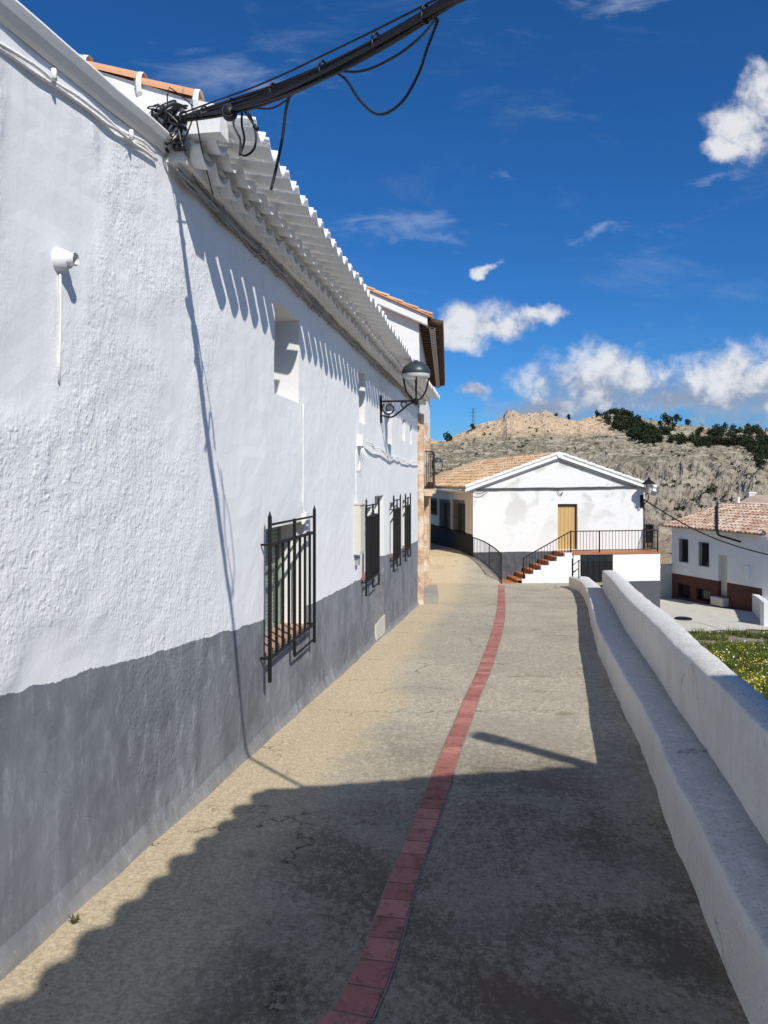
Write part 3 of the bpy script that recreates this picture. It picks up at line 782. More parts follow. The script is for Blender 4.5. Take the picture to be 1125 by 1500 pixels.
# ------------------------------------------------------------ street lamps
def scroll(m, base, out, up, L, H, r=.012):
    base = Vector(base); pts = []
    m.tube([base+up*0, base+out*L], r*1.1, 6)
    m.box(base-up*H*1.25-Vector((.012, .012, 0)), out*.02, Vector((.02, .02, 0)), up*H*1.6)
    c = base+out*L*.24-up*H*.42; q = []
    for i in range(26):
        a = i*.36; rad = H*.40*(1-i/34); q.append(c+out*math.cos(a+2.4)*rad+up*math.sin(a+2.4)*rad)
    m.tube(q, r*.8, 5)
    m.tube(smoothpts([base-up*H*.8+out*.01, base+out*L*.3-up*H*.92, base+out*L*.55-up*H*.6, base+out*L*.78-up*H*.22, base+out*L*.95-up*.02], 5), r, 6)
    c = base+out*L*.66-up*H*.2; m.tube([c+out*math.cos(a*.5)*.05+up*math.sin(a*.5)*.05 for a in range(11)], r*.7, 5)
Yl = 12.85; zl = EYE+(HZ-588)/F*Yl
lb = wp(Yl, zl, 0)
st = thing('street_lamp', lb, 'black street lamp with domed hood on a scrolled bracket over the long white house', 'street lamp')
m = MB(); scroll(m, lb, N2, Vector((0, 0, 1)), .62, .30, .017); m.build('bracket', M['iron'], st)
hc = lb+N2*.62
m = MB()
for sgn in (-1, 1):
    m.tube(smoothpts([hc+Vector((0, 0, 0)), hc+Vector((sgn*.10, 0, .06)), hc+Vector((sgn*.185, 0, .22)), hc+Vector((sgn*.225, 0, .48))], 6), .016, 7)
    m.tube(smoothpts([hc, hc+Vector((0, sgn*.10, .06)), hc+Vector((0, sgn*.185, .22)), hc+Vector((0, sgn*.225, .48))], 6), .010, 7)
m.lathe([(0, -.07), (.03, -.06), (.045, -.02), (.05, .02), (.02, .05), (0, .06)], hc, 14)
m.build('fork', M['iron'], st, smooth=True)
m = MB(); m.lathe([(.245, .46), (.25, .49), (.24, .53), (.20, .60), (.12, .66), (.05, .68), (.03, .70), (0, .70)], hc, 28); m.lathe([(.245, .46), (.0, .47)], hc, 28)
m.build('lamp_hood', M['lamphood'], st, smooth=True)
m = MB(); m.lathe([(.0, .375), (.20, .38), (.235, .40), (.24, .46)], hc, 28); m.build('lamp_glass', M['lampglass'], st, smooth=True)
# lamp on house C far end
lb2 = Vector((2.12, 29.4, EYE+(HZ-693)/F*29.4))
st2 = thing('street_lamp', lb2, 'small distant street lamp with open fork beyond the balcony of the ochre house', 'street lamp')
m = MB(); o2 = Vector((1, -.08, 0)).normalized()
m.tube([lb2-o2*.45, lb2], .02, 6); m.tube(smoothpts([lb2-o2*.42-Vector((0, 0, .18)), lb2-o2*.2-Vector((0, 0, .12)), lb2], 4), .015, 5)
m.build('bracket', M['iron'], st2)
m = MB()
for sgn in (-1, 1): m.tube(smoothpts([lb2, lb2+Vector((sgn*.11, 0, .06)), lb2+Vector((sgn*.19, 0, .22)), lb2+Vector((sgn*.2, 0, .46))], 5), .018, 6)
m.build('fork', M['iron'], st2, smooth=True)
m = MB(); m.lathe([(.21, .44), (.22, .48), (.14, .58), (0, .62)], lb2, 16); m.lathe([(.21, .44), (0, .44)], lb2, 16); m.build('lamp_hood', M['lamphood'], st2, smooth=True)

# ------------------------------------------------------------ house C (ochre, taller, beyond B)
c0 = Vector((.90, 19.05, 0)); uc = Vector((.0857, .9963, 0)).normalized(); ncv = Vector((uc.y, -uc.x, 0))
hC = thing('tall_house', (c0.x, c0.y, -1.4), 'taller house with ochre stone ground floor, white gable and dark wooden eave', 'house')
def cp(a, z, w=0.0): return Vector((c0.x, c0.y, z))+uc*a+ncv*w
LC = 12.2
m = MB()
ZE = 5.86
vs = [cp(0, -2.2, 0), cp(0, -2.2, -9), cp(0, ZE+.45*4.5, -4.5), cp(0, ZE, 0), cp(LC, -2.2, 0), cp(LC, -2.2, -9), cp(LC, ZE+.45*4.5, -4.5), cp(LC, ZE, 0), cp(0, ZE, -9), cp(LC, ZE, -9)]
m.add(vs, [(0, 1, 8, 2, 3)[::-1], (4, 5, 9, 6, 7), (3, 2, 6, 7)[::-1], (8, 9, 6, 2)])
m.add([cp(0, 3.45, 0), cp(LC, 3.45, 0), cp(LC, ZE, 0), cp(0, ZE, 0)], [(0, 1, 2, 3)])
m.build('gable_wall', M['white'], hC)
m = MB()
m.box(cp(-.02, -2.2, -.3), uc*(LC+.04), ncv*.32, (0, 0, 5.65)); m.build('street_wall', M['ochre'], hC)
m = MB()
for a in (0.0, 3.2, 5.2): m.box(cp(a-.01 if a == 0 else a, -2.0, .02), uc*.45, ncv*.10, (0, 0, 5.5))
m.build('stone_pilaster', M['ochre'], hC)
m = MB()
for a, b in ((.7, 1.25), (1.75, 2.4)): m.box(cp(a, 1.95, .02), uc*(b-a), ncv*.05, (0, 0, 1.4))
m.build('pale_shutter', M['eave'], hC)
for a, b, z0, z1 in ((1.0, 2.4, -1.3, .9), (4.2, 5.0, -.6, .7), (7.0, 8.2, -1.2, .8), (1.3, 2.5, 1.95, 3.35)):
    m = MB(); m.box(cp(a, z0, .021), uc*(b-a), ncv*.035, (0, 0, z1-z0)); d_ = m.build('door' if z0 < -1 else 'window', M['darkwood'], hC)
# white raking verge on the near gable, roof and dark wood eave
m = MB(); sC = Vector((-ncv.x, -ncv.y, .45)).normalized()
m.box(cp(-.16, ZE-.12, .22), uc*.18, sC*5.3, Vector((0, 0, .22))); m.build('verge_board', M['white'], hC)
m = MB(); m.box(cp(-.18, ZE-.155, .22), uc*.10, sC*5.3, Vector((0, 0, .03))); m.build('drip_line', M['cablegrey'], hC)
m = MB(); tiles(m, cp(-.22, ZE+.11, .30), uc, LC+.4, sC, 5.3, .24, .42, amp=.05); m.build('roof', M['rooforange'], hC)
m = MB()
m.box(cp(.02, ZE-.03, .02), uc*LC, ncv*.50, (0, 0, .04))
k = int(LC/.32)
for i in range(k): m.box(cp(.05+i*LC/k, ZE-.16, .02), uc*.10, ncv*.46, (0, 0, .13))
m.build('wooden_eave', M['darkwood'], hC)
m = MB(); k = int(LC/.26)
for i in range(k): m.tube([cp(.05+i*LC/k, ZE+.0, .30), cp(.05+i*LC/k, ZE-.06, .62)], .085, 8)
m.build('eave_tiles', M['darkwood'], hC, smooth=True)
m = MB()
m.box(cp(.02, ZE-.20, .27), uc*LC, ncv*.015, (0, 0, .02)); m.box(cp(.02, ZE-.20, .40), uc*LC, ncv*.015, (0, 0, .02))
for i in range(k): m.box(cp(.05+(i+.4)*LC/k, ZE-.195, .28), uc*.10, ncv*.125, (0, 0, .03))
m.build('eave_slats', M['beigebox'], hC)
# balcony
m = MB(); b0 = 2.7; bl = 2.6
m.box(cp(b0, EYE-(715-HZ)/F*22-.16, .02), uc*bl, ncv*.34, (0, 0, .14))
zb = EYE-(715-HZ)/F*22-.02
for i in range(4): m.box(cp(b0+.12*i, zb-.14-.07*(i+1), .02), uc*(bl-.24*i), ncv*(.34-.07*(i+1)), (0, 0, .07))
bal = m.build('balcony', M['ochre'], hC)
m = MB()
for z in (.06, 1.1): m.tube([cp(b0+.03, zb+z, .05), cp(b0+.03, zb+z, .31), cp(b0+bl-.03, zb+z, .31), cp(b0+bl-.03, zb+z, .05)], .015, 5)
for i in range(24): q = cp(b0+.03+(bl-.06)*i/23, zb, .31); m.tube([q, q+Vector((0, 0, 1.1))], .009, 5)
for i in range(5):
    for a in (b0+.03, b0+bl-.03): q = cp(a, zb, .06+.055*i); m.tube([q, q+Vector((0, 0, 1.1))], .009, 5)
m.build('balcony_railing', M['iron'], bal)
m = MB()
for i in range(6): m.box(cp(b0+.2+.38*i, zb, .14), uc*.24, ncv*.2, (0, 0, .2))
m.build('planter', M['darkwood'], bal)
# stoop in front
m = MB(); q = [(0.0, .02), (0.0, .50), (3.8, .42), (3.8, .02)]
vs = [cp(a, -.075*(19+a)-.5, w) for a, w in q]+[cp(a, -1.22 if a == 0 else -1.45, w) for a, w in q]
m.add(vs, [(0, 1, 5, 4)[::-1], (1, 2, 6, 5)[::-1], (2, 3, 7, 6)[::-1], (4, 5, 6, 7)[::-1]])
m.build('doorstep', M['greystone'], hC)

# ------------------------------------------------------------ parapet with bench
par = thing('parapet_wall', (bx(3), 3, -.2), 'long low whitewashed parapet wall bordering the right side of the street', 'wall')
def prow(Y, kind):
    G = lambda X: g(X, Y)
    wob = lambda s, a=.012: a*nz(Y, s, 1, 1.3)+a*.5*nz(Y, s, 4, 4.5)
    x0 = bx(Y)+wob(1, .02); xj = interp(Y, PJ)+wob(2, .008); zs = -.075*Y+.36
    zt = -.075*Y+.86+wob(5, .014); th = interp(Y, [(0, .2), (4, .2), (6, .24), (9, .30), (20, .32)])
    b = -.075*Y-.3; xj = max(xj, x0+.14)
    if kind == 'bench':
        q = .022
        return [(x0-.015, b), (x0-.005, zs-.30), (x0+wob(7, .01), zs-.12), (x0, zs-q), (x0+.012, zs-.01), (x0+q+.01, zs), (lerp(x0, xj, .5), zs+.004+wob(8, .005)), (xj+.02, zs+.006)]
    q = .018
    return [(xj, zs-.1), (xj+.0, zs+.1), (xj+wob(9, .008), zs+.3), (xj+.005, zt-q), (xj+.014, zt-.008), (xj+q+.01, zt), (xj+th*.5, zt+.006+wob(11, .006)), (xj+th-q, zt), (xj+th, zt-q), (xj+th+.01, zt-.5), (xj+th+.05, zt-3.2)]
def sweep(m, Ys, fn, capend=True):
    vs = []; k = None
    for Y in Ys:
        pr = fn(Y); k = len(pr); vs += [(x, Y, z) for x, z in pr]
    fs = [(r*k+i, (r+1)*k+i, (r+1)*k+i+1, r*k+i+1) for r in range(len(Ys)-1) for i in range(k-1)]
    fs.append(tuple(range(k))); fs.append(tuple((len(Ys)-1)*k+i for i in range(k))[::-1])
    m.add(vs, fs)
m = MB(); Ys = [1.15+.09*i for i in range(int((25.7-1.15)/.09))]
def bfn(Y):
    p = prow(Y, 'bench')
    if Y > 19.5: x = p[-1][0]; p = p[:-1]+[(x+.0, p[-1][1]), (x+.02, p[-1][1]-.05), (x+.03, p[-1][1]-1.5)]
    else: x = p[-1][0]; p = p+[(x+.005, p[-1][1]-.05), (x+.006, p[-1][1]-.9)]
    return [(a, b) for a, b in p]
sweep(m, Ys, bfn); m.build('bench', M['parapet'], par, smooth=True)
m = MB(); Ys = [1.15+.09*i for i in range(int((19.6-1.15)/.09))]
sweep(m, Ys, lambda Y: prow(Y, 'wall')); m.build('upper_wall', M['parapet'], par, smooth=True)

# ------------------------------------------------------------ far white house with gable
f0 = Vector((3.43, 28.5, 0)); fe = Vector((.9873, .1591, 0)).normalized(); fn_ = Vector((fe.y, -fe.x, 0)); fb = -fn_
def fp(a, z, w=0.0): return Vector((f0.x, f0.y, z))+fe*a+fn_*w
FW = 7.1; FL = 10.4
hF = thing('gabled_house', (f0.x, f0.y, -1.2), 'white house at the street end with low gable, patchy plaster and raised landing', 'house')
m = MB()
ZEV = 1.50; ZR = 2.70; ar = 3.45
DA, DB, DZ0, DZ1 = 0, 0, -.96, .84
def a_of(xp, w=0.0):      # facade coordinate seen at photo column xp
    k = (xp-CX)/F
    return (k*(f0.y+fn_.y*w)-(f0.x+fn_.x*w))/(fe.x-k*fe.y)
DA, DB = a_of(817), a_of(846)
poly = [(0, -3.4), (DA, -3.4), (DA, DZ0), (DA, DZ1), (DB, DZ1), (DB, DZ0), (DB, -3.4), (FW, -3.4), (FW, ZEV), (ar, ZR), (0, ZEV)]
m.add([fp(a, z) for a, z in poly], [(0, 1, 2, 3, 9, 10), (3, 4, 9), (4, 5, 6, 7, 8, 9), (1, 6, 5, 2)])
rd = .16
m.add([fp(DA, DZ0), fp(DA, DZ1), fp(DB, DZ1), fp(DB, DZ0)]+[fp(DA, DZ0, -rd), fp(DA, DZ1, -rd), fp(DB, DZ1, -rd), fp(DB, DZ0, -rd)], [(0, 1, 5, 4), (1, 2, 6, 5), (2, 3, 7, 6), (3, 0, 4, 7)])
# right, back
m.add([fp(FW, -5), fp(FW, -5, -FL), fp(FW, ZEV, -FL), fp(FW, ZEV), fp(0, -5, -FL), fp(0, ZEV, -FL), fp(ar, ZR, -FL), fp(FW, -5)], [(0, 1, 2, 3), (1, 4, 5, 6, 2)])
m.build('front_wall', M['far'], hF)
m = MB()
# side wall with windows (w runs back)
SW = []
def wside(xp):           # depth along side wall seen at column xp
    k = (xp-CX)/F; return (k*f0.y-f0.x)/(fb.x-k*fb.y)
for xa, xb, yt, yb in ((622, 626.5, 735, 771), (628.5, 641, 733.5, 752), (645, 660, 736, 776), (665, 681.5, 737, 780)):
    wa, wb = wside(xb), wside(xa); wm = (wa+wb)/2; Yq = f0.y+fb.y*wm
    SW.append((wa, wb, EYE-(yb-HZ)/F*Yq, EYE-(yt-HZ)/F*Yq))
brk = sorted([0]+[w for q in SW for w in q[:2]]+[FL]); zr_ = sorted(set([-3.4, ZEV]+[z for q in SW for z in q[2:]]))
for a, b in zip(brk, brk[1:]):
    for z0, z1 in zip(zr_, zr_[1:]):
        cc = (a+b)/2; cz = (z0+z1)/2
        if any(q[0] < cc < q[1] and q[2] < cz < q[3] for q in SW): continue
        m.add([fp(0, z0, -a), fp(0, z1, -a), fp(0, z1, -b), fp(0, z0, -b)], [(0, 1, 2, 3)])
for a, b, z0, z1 in SW:
    d = .2; v = [fp(0, z0, -a), fp(0, z1, -a), fp(0, z1, -b), fp(0, z0, -b), fp(d, z0, -a), fp(d, z1, -a), fp(d, z1, -b), fp(d, z0, -b)]
    m.add(v, [(0, 4, 5, 1), (1, 5, 6, 2), (2, 6, 7, 3), (3, 7, 4, 0)])
m.build('side_wall', M['farside'], hF)
for a, b, z0, z1 in SW:
    m = MB(); m.box(fp(.18, z0, -a), fb*(b-a), fe*.04, (0, 0, z1-z0)); w_ = m.build('window', M['glassdark'], hF)
    m = MB(); k = max(4, int((b-a)/.16))
    for i in range(k+1): m.box(fp(-.06, z0-.06, -a)+fb*((b-a)*i/k), fb*.022, fe*.02, (0, 0, z1-z0+.2))
    for z in (z0, (z0+z1)/2, z1+.05): m.box(fp(-.062, z, -a), fb*(b-a), fe*.02, (0, 0, .02))
    m.build('grille', M['iron'], w_)
    for i in range(1): pass
m = MB(); nb = 5
for i in range(nb):
    m.box(fp(lerp(DA, DB, i/nb)+.004, DZ0+.0, -rd-.04), fe*((DB-DA)/nb-.008), fn_*.05, (0, 0, DZ1-DZ0))
fd = m.build('door', M['door'], hF)
m = MB(); m.box(fp(DA, DZ1-.07, -rd+.012), fe*(DB-DA), fn_*.04, (0, 0, .068)); m.box(fp(DA, DZ0, -rd+.012), fe*.05, fn_*.03, (0, 0, DZ1-DZ0-.07)); m.box(fp(DB-.05, DZ0, -rd+.012), fe*.05, fn_*.03, (0, 0, DZ1-DZ0-.07)); m.build('door_frame', M['darkwood'], fd)
# roof: slopes with real tiles, white verge with stepped tile ends
m = MB(); sL = Vector((fe.x*ar, fe.y*ar, ZR-ZEV)).normalized(); SLn = math.hypot(ar+.35, (ZR-ZEV)*(ar+.35)/ar)
tiles(m, fp(-.35, ZEV-.12+.11, .10), fb, FL+.3, sL, SLn, .23, .40, amp=.05, jit=.02)
aR = FW-ar; sR = Vector((-fe.x*aR, -fe.y*aR, ZR-ZEV)).normalized()
tiles(m, fp(FW+.42, ZEV-.14+.12, .10), fb, FL+.3, sR, math.hypot(aR+.42, (ZR-ZEV)*(aR+.42)/aR), .23, .40, amp=.05, jit=.02)
for i in range(30): m.tube([fp(ar, ZR+.10, .15-i*.35), fp(ar, ZR+.08, -.24-i*.35)], .10, 8, tint=R.random())
m.build('roof', M['roof'], hF)
m = MB()
m.box(fp(-.35, ZEV-.17, .16), sL*SLn, fb*.20, (0, 0, .20)); m.box(fp(FW+.42, ZEV-.19, .16), sR*math.hypot(aR+.42, (ZR-ZEV)*(aR+.42)/aR), fb*.20, (0, 0, .20))
for side, o, s_, L in ((0, fp(-.35, ZEV+.03, .14), sL, SLn), (1, fp(FW+.42, ZEV+.01, .14), sR, math.hypot(aR+.42, (ZR-ZEV)*(aR+.42)/aR))):
    k = int(L/.38)
    for i in range(k): m.tube([o+s_*(i*L/k), o+s_*((i+1.08)*L/k)+Vector((0, 0, -.02))], .072, 8, r2=.058)
m.tube([fp(ar, ZR+.06, .2), fp(ar, ZR+.06, -.2)], .11, 10)
m.build('verge', M['white'], hF)
m = MB(); 
for s_, o, L in ((sL, fp(-.3, ZEV-.20, .02), SLn-.1), (sR, fp(FW+.35, ZEV-.22, .02), math.hypot(aR+.35, (ZR-ZEV)*(aR+.35)/aR)-.1)):
    m.box(o, s_*L, fn_*.10, (0, 0, .03))
m.build('drip_line', M['cablegrey'], hF)
m = MB(); m.box(fp(FW-.02, ZEV-.22, -.05), fe*.42, fb*FL, (0, 0, .06)); m.build('eave', M['eave'], hF)
m = MB(); m.box(fp(-.33, ZEV-.20, -.05), fe*.36, fb*FL, (0, 0, .06))
k = int(FL/.23)
for i in range(k): m.tube([fp(-.25, ZEV-.11, -.1-i*.23), fp(-.42, ZEV-.13, -.1-i*.23)], .075, 7)
m.build('eave', M['eave'], hF)
# television aerial mast
tv = fp(a_of(898), 0, -.8)
m = MB(); zt = EYE+(HZ-640)/F*tv.y; zb2 = EYE-(706-HZ)/F*tv.y
m.tube([Vector((tv.x, tv.y, zb2+.2)), Vector((tv.x, tv.y, zt))], .018, 6)
for z, L in ((zt-.1, .35), (zt-.3, .45), (zt-.5, .3)): m.tube([Vector((tv.x-L/2, tv.y, z)), Vector((tv.x+L/2, tv.y+.1, z))], .008, 5)
tag(m.build('aerial_mast', M['cablegrey'], loc=(tv.x, tv.y, zb2+.2)), 'thin grey television aerial mast rising from the gabled roof', 'aerial')

# platform, stairs
PW = 1.15
ZP = -.98
m = MB()
a0, a1 = a_of(840, PW), a_of(967, PW)
ga, gb_ = a_of(850, PW), a_of(898, PW); gz0, gz1 = -3.2, EYE-(814.5-HZ)/F*27.6
# front face with the cellar opening
zr2 = [-4.2, gz1, ZP-.06]
m.add([fp(a0, -4.2, PW), fp(ga, -4.2, PW), fp(gb_, -4.2, PW), fp(a1, -4.2, PW), fp(a0, gz1, PW), fp(ga, gz1, PW), fp(gb_, gz1, PW), fp(a1, gz1, PW), fp(a0, ZP-.06, PW), fp(a1, ZP-.06, PW)],
      [(0, 1, 5, 4), (2, 3, 7, 6), (4, 5, 6, 7, 9, 8)])
m.add([fp(ga, -4.2, PW), fp(ga, gz1, PW), fp(gb_, gz1, PW), fp(gb_, -4.2, PW), fp(ga, -4.2, .3), fp(ga, gz1, .3), fp(gb_, gz1, .3), fp(gb_, -4.2, .3)], [(0, 1, 5, 4)[::-1], (1, 2, 6, 5)[::-1], (2, 3, 7, 6)[::-1], (4, 5, 6, 7)])
m.add([fp(a1, -4.2, PW), fp(a1, -4.2, -.0), fp(a1, ZP-.06, -.0), fp(a1, ZP-.06, PW)], [(0, 1, 2, 3)])
m.build('landing_wall', M['plat'], hF)
m = MB(); m.box(fp(a_of(838, PW), ZP-.058, 0.002), fe*(a1-a_of(838, PW)+.03), fn_*(PW+.03), (0, 0, .06)); m.build('landing_floor', M['steptile'], hF)
# stairs: seven risers parallel to the facade
s0, s1 = a_of(757.5, PW), a_of(838, PW); NS = 7; zf = -.075*27.4-.04
m = MB(); mw = MB(); rise = (ZP-zf)/NS; run = (s1-s0)/NS
for i in range(NS):
    z = zf+rise*(i+1); a = s0+run*i
    m.box(fp(a, z-.035, .002), fe*(run+.03 if i < NS-1 else run), fn_*(PW-.13+(.12 if i < 2 else 0)), (0, 0, .035), R.random())
    m.box(fp(a+.012, z-rise-.0, .002), fe*.012, fn_*(PW-.15+(.12 if i < 2 else 0)), (0, 0, rise-.035), R.random())
    mw.box(fp(a+.03, zf-1, .001), fe*(run-.004 if i < NS-1 else run-.04), fn_*(PW-.17), (0, 0, 1+rise*i))
    mw.box(fp(a+(.02 if i else .2), zf-1, PW-.16), fe*(run-(0 if i else .18)), fn_*.16, (0, 0, 1+rise*(i+1)+.015+.01*(i % 2)))
mw.build('stair_side', M['white'], hF); m.build('steps', M['steptile'], hF)
m = MB(); m.box(fp(s0-.55, zf-.2, .01), fe*.6, fn_*PW, (0, 0, .24)); m.build('foot_paving', M['steptile'], hF)
# stair & landing railing
def railing(name, par_, path, H, gap, posts=(), r=.011, top=.017, low=.08, mt='iron'):
    m = MB(); path = [Vector(p) for p in path]
    up = Vector((0, 0, 1))
    m.tube([p+up*H for p in path], top, 6); m.tube([p+up*low for p in path], r, 5)
    for a, b in zip(path, path[1:]):
        k = max(1, round((b-a).length/gap))
        for i in range(k):
            p = a.lerp(b, i/k); m.tube([p+up*low, p+up*H], r*.75, 5)
    for i in posts: p = path[i]; m.tube([p-up*.06, p+up*(H+.02)], top*1.25, 6)
    return m.build(name, M[mt], par_)
wS = PW-.08
pth = [fp(s0+run*.9, zf+rise*1, wS), fp(s1-.02, ZP+.02, wS), fp(a_of(878, wS), ZP+.02, wS), fp(a1-.06, ZP+.02, wS), fp(a1-.06, ZP+.02, .05)]
railing('landing_railing', hF, pth, .80, .135, (0, 1, 2, 3, 4), .013, .022)
# denser metal screen at the right end of the landing
m = MB()
for i in range(9): q = fp(FW-.02+i*.05, ZP, .06); m.tube([q, q+Vector((0, 0, 1.0))], .011, 4)
for z in (.1, .5, .95, 1.0): m.tube([fp(FW-.02, ZP+z, .06), fp(FW+.40, ZP+z, .06)], .012, 4)
m.box(fp(FW+.02, ZP+.25, .03), fe*.34, fn_*.015, (0, 0, .72)); m.build('end_screen', M['iron'], hF)
# gate in the cellar opening
gt = MB(); gw = gb_-ga; zg0 = EYE-(860-HZ)/F*27.5; zgt = EYE-(826-HZ)/F*27.4
gt.box(fp(ga+.03, -3.3, PW-.05), fe*(gw-.06), fn_*.02, (0, 0, zgt+3.3))
for i in range(6):
    a = ga+.06+(gw-.12)*i/5; gt.tube([fp(a, -3.2, PW-.02), fp(a, gz1-.02, PW-.02)], .014, 5)
for i in range(5):
    a = ga+.06+(gw-.12)*(i+.5)/5; gt.tube([fp(a, zgt, PW-.02)+fe*math.cos(w)*.07+Vector((0, 0, .07+math.sin(w)*.07)) for w in [j*.6 for j in range(11)]], .012, 5)
    gt.tube([fp(a, zgt+.14, PW-.02), fp(a, zgt+.24, PW-.02)], .012, 5, r2=.003)
gt.box(fp(ga+.02, gz1-.035, PW-.03), fe*(gw-.04), fn_*.02, (0, 0, .03))
gt.build('cellar_gate', M['iron'], hF)
# corner conduit
m = MB(); m.tube([fp(FW-.03, ZEV-.5, .03), fp(FW-.03, ZP+.02, .03)], .02, 6); m.build('downpipe', M['cabledark'], hF)

# small rail on the low wall by the gate
q0 = px(833, 846, 25.6); q1 = px(844, 846, 25.2); q2 = px(851, 848, 24.6)
m = MB(); b0_ = Vector((bx(25.5)+.12, 25.5, -.075*25.5+.36)); b1_ = Vector((bx(24.3)+.14, 24.3, -.075*24.3+.36)); b2_ = Vector((bx(22.2)+.16, 22.2, -.075*22.2+.36))
for b_ in (b0_, b1_): m.tube([b_-Vector((0, 0, .05)), b_+Vector((0, 0, .62))], .02, 6)
for h in (.6, .34): m.tube([b0_+Vector((0, 0, h-.22 if h == .6 else h-.2)), b1_+Vector((0, 0, h))], .014, 5)
m.tube([b0_+Vector((0, 0, .1)), b1_+Vector((0, 0, .34))], .012, 5)
m.tube([b1_+Vector((0, 0, .6)), b1_.lerp(b2_, .35)+Vector((0, 0, .6))], .014, 5)
tag(m.build('guard_rail', M['iron'], loc=b0_), 'short black guard rail on the low wall before the cellar gate', 'railing')
# ramp railing between the side road and the stairs
rp = smoothpts([Vector(p) for p in RAIL], 3)
m = MB(); path = [Vector((p.x, p.y, p.z)) for p in rp]
hh = lambda i: lerp(.74, .95, i/(len(path)-1))
m.tube([p+Vector((0, 0, hh(i))) for i, p in enumerate(path)], .022, 6); m.tube([p+Vector((0, 0, .05)) for p in path], .018, 5)
tot = [0]
for a, b in zip(path, path[1:]): tot.append(tot[-1]+(b-a).length)
k = 24
for j in range(k+1):
    s = tot[-1]*j/k
    for i in range(len(path)-1):
        if tot[i+1] >= s-1e-6:
            t = (s-tot[i])/(tot[i+1]-tot[i]); p = path[i].lerp(path[i+1], t); H = lerp(hh(i), hh(i+1), t); break
    m.tube([p-Vector((0, 0, .1 if j in (0, 12, k) else -.05)), p+Vector((0, 0, H))], .020 if j in (0, 12, k) else .0095, 5)
tag(m.build('ramp_railing', M['iron'], loc=path[-1]), 'curving black metal railing at the edge of the side ramp', 'railing')

# lantern on the far house corner
lp = fp(FW-.12, EYE-(727-HZ)/F*29.5, 0)
ln = thing('wall_lantern', lp, 'black lantern with peaked cap on the right corner of the gabled house', 'lantern')
m = MB(); tip = lp+fn_*.55+fe*.0
m.tube(smoothpts([lp+Vector((0, 0, -.35)), lp+fn_*.22+Vector((0, 0, -.3)), lp+fn_*.48+Vector((0, 0, -.12)), tip+Vector((0, 0, .05))], 4), .022, 6)
m.box(lp-fe*.07+Vector((0, 0, -.45)), fe*.14, fn_*.03, (0, 0, .5)); m.build('bracket', M['iron'], ln)
t2 = tip+Vector((0, 0, .09))
m = MB()
for k in range(4):
    w = math.pi/4+k*math.pi/2; a = Vector((math.cos(w), math.sin(w), 0)); m.tube([t2+a*.10, t2+a*.19+Vector((0, 0, .40))], .013, 5)
m.lathe([(0, 0), (.11, 0), (.11, .03), (0, .03)], t2, 4); m.lathe([(.27, .39), (.25, .43), (.10, .56), (.05, .60), (.04, .65), (0, .67)], t2, 8); m.lathe([(.27, .39), (0, .39)], t2, 8)
m.build('frame', M['iron'], ln)
m = MB(); m.lathe([(.085, .03), (.155, .385)], t2, 4, axis=Matrix.Rotation(0, 3, 'Z')); m.build('glass', M['lampglass'], ln)
# cable across the gable and off to the right
m = MB()
zc = EYE-(716.5-HZ)/F*28.6
pts = [fp(.15+i*.36, zc+.02*nz(i, 3, 3, .8)+.005*i, .05) for i in range(20)]
m.tube(pts, .030, 6); m.tube([p+Vector((0, -.02, .035*nz(i, 7, 1, .9)-.03)) for i, p in enumerate(pts)], .014, 5)
m.tube(smoothpts([fp(3.4, zc-.02, .05), fp(3.5, zc-.22, .06), fp(3.62, zc-.12, .06), fp(3.55, zc-.28, .05)], 4), .012, 5)
tag(m.build('facade_cable', M['cabledark'], smooth=True, loc=pts[0]), 'dark cable running level across the white gable wall', 'cable')
m = MB(); p0 = pts[0]
pts = [p0+(px(600, 706, 27.5)-p0)*t+Vector((0, 0, -.05*math.sin(math.pi*t))) for t in [i/12 for i in range(13)]]
m.tube(pts, .022, 5); m.tube(smoothpts([p0+Vector((.5, -.05, .05)), p0+Vector((.1, -.1, -.16)), p0+Vector((-.5, -.1, -.06)), p0+Vector((-1.2, -.1, .03))], 5), .014, 5)
tag(m.build('span_cable', M['cabledark'], smooth=True, loc=p0), 'dark cable spanning from the ochre house to the gabled house corner', 'cable')
m = MB(); a = lp+fn_*.1+Vector((0, 0, -.1)); b = px(1135, 815, 26.5)
pts = [a.lerp(b, i/20)+Vector((0, 0, -.32*math.sin(math.pi*i/20))) for i in range(21)]
m.tube(pts, .026, 6)
e_ = px(1200, 838, 24.0); m.tube([b, e_], .026, 6)
tag(m.build('service_cable', M['cableblack'], smooth=True, loc=a), 'black cable dropping from the lantern corner over the tiled roof', 'cable')

# ------------------------------------------------------------ right lower house (D)
d0 = Vector((14.8, 38.0, 0)); d1 = Vector((16.6, 32.5, 0)); du = (d1-d0).normalized(); dn = Vector((du.y, -du.x, 0))   # dn: to the left/street side?
if dn.x > 0: dn = -dn
dr_ = -dn
LD = (d1-d0).length; ZT = -.62
hD = thing('low_house', (d0.x, d0.y, -4.2), 'low white house on the right with brick red base and weathered tile roof', 'house')
def dp(a, z, w=0.0): return Vector((d0.x, d0.y, z))+du*a+dn*w
def a_d(xp):
    k = (xp-CX)/F; return (k*d0.y-d0.x)/(du.x-k*du.y)
OPS = []
for xa, xb, yt, yb in ((995.5, 1008, 791, 823), (1024.5, 1038.5, 796, 829), (1052, 1065, 813, 874), (993.5, 1010.5, 856.5, 875), (1021, 1042, 864, 880)):
    aa, ab = a_d(xa), a_d(xb); Yq = d0.y+du.y*(aa+ab)/2; OPS.append((aa, ab, EYE-(yb-HZ)/F*Yq, EYE-(yt-HZ)/F*Yq))
m = MB()
